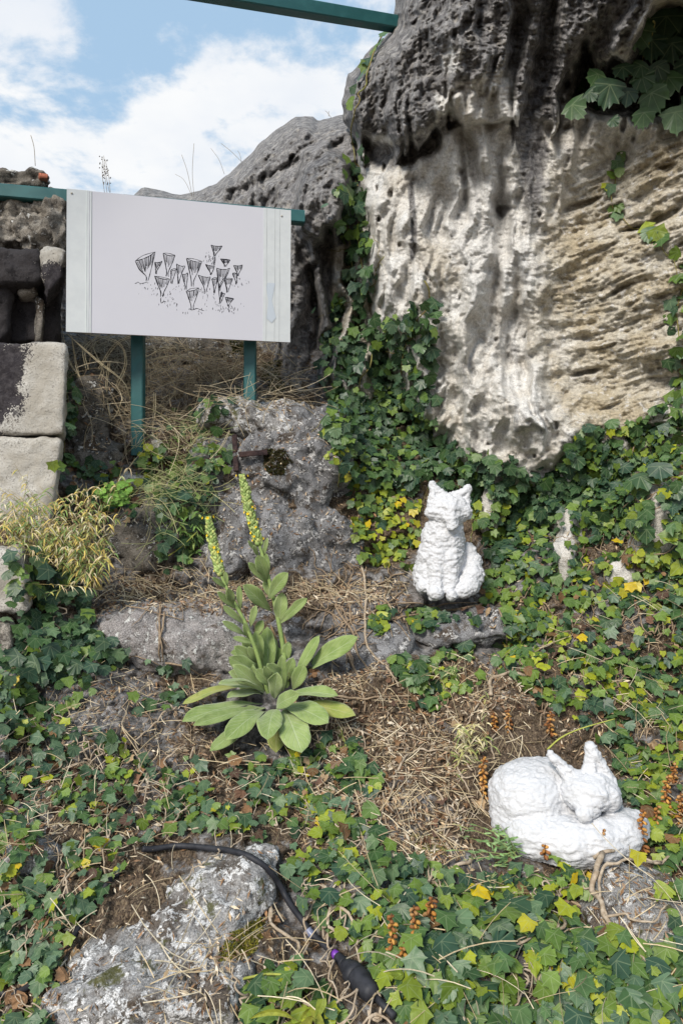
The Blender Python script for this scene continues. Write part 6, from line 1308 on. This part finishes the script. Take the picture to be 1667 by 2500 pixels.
# moss patches
def moss(poly, n, seed, name='moss', col=((0.055,0.06,0.012),(0.09,0.09,0.018),(0.035,0.04,0.012)), L=.009, rad=.0022):
    mb = MB(); rs = np.random.RandomState(seed); pl = np.array(poly, float); lo, hi = pl.min(0), pl.max(0); k = 0
    while k < n:
        x, y = lo + rs.rand(2) * (hi - lo); sd, _, _ = polysd(np.array([x]), np.array([y]), poly)
        if sd[0] + 14 * float(noise(np.array([[x / 30, y / 30, seed]]))[0]) < 0: k += .2; continue
        h_, nn = hit(x, y); k += 1
        if h_ is None: continue
        p = np.array(h_); n_ = np.array(nn); d = n_ + rs.normal(size=3) * .5; d /= np.linalg.norm(d); a = np.cross(d, rs.normal(size=3)); a /= np.linalg.norm(a); b = np.cross(d, a)
        mb.add([p - a * rad, p + a * rad * .5 + b * rad, p + a * rad * .5 - b * rad, p + d * L * rs.uniform(.5, 1.3)], [(0, 1, 3), (1, 2, 3), (2, 0, 3)], tuple(np.array(col[rs.randint(len(col))]) * rs.uniform(.8, 1.3)) + (0,))
    o = obj(name, mb.mesh(name, False), M_weed); tag(o, kind='stuff')
moss([(640,885),(680,880),(690,920),(700,960),(670,965),(645,930)], 1300, 71); moss([(640,1100),(690,1095),(710,1130),(690,1160),(640,1150)], 1100, 72, col=((0.05,0.055,0.015),(0.07,0.05,0.02),(0.035,0.03,0.015)), L=.016)
moss([(520,2350),(560,2280),(640,2240),(650,2290),(600,2340)], 1300, 73, col=((0.16,0.15,0.02),(0.22,0.19,0.03),(0.1,0.1,0.02)), L=.007); moss([(560,830),(600,835),(600,870),(565,865)], 500, 74); moss([(1000,2040),(1080,2030),(1090,2080),(1010,2090)], 500, 75, col=((0.2,0.2,0.06),(0.28,0.25,0.1)), L=.007)
# rusty iron bracket let into the big boulder
M_rust = rock_mat('rusty_iron', (0.055, 0.035, 0.035), (0.03, 0.02, 0.022), (0.11, 0.065, 0.05), lamt=-.3, speck=.3)
br = thing('iron_bracket', 'rusty iron cross bar let into the rock below the right green post', 'bracket', P(575, 1110, 2.9).tolist())
def yat(x, y, o_=.02): h_, _ = hit(x, y); return h_.y - o_ if h_ is not None else 2.9
bar('upright', V(573, 1062, yat(573, 1075)), V(577, 1150, yat(577, 1140)), .020, .018, M_rust, br, .002); bar('arm', V(470, 1132, yat(475, 1130)), V(566, 1112, yat(560, 1112)), .018, .020, M_rust, br, .002); bar('arm', V(584, 1110, yat(590, 1110)), V(652, 1104, yat(645, 1104)), .018, .022, M_rust, br, .002)
# a dead leaf caught on a twig against the boulder
tw = thing('twig', 'dry forked twig with one dead leaf leaning on the grey boulder', 'twig', P(784, 1425, 2.80).tolist())
part_mesh('stem', tw, [tube(spline([P(786, 1425, 2.80), P(776, 1380, 2.80), P(752, 1332, 2.82)], 10), .0028, 6), tube(spline([P(760, 1348, 2.81), P(750, 1338, 2.80), P(748, 1330, 2.80)], 5), .0018, 5)], M_bark)
mb = MB(); curled(P(748, 1356, 2.80) - np.array(tw.location), np.array((0., -1., .2)), .032, mb, (0.30, 0.17, 0.08)); o = obj('leaf', mb.mesh('leaf', False), M_litter); o.parent = tw
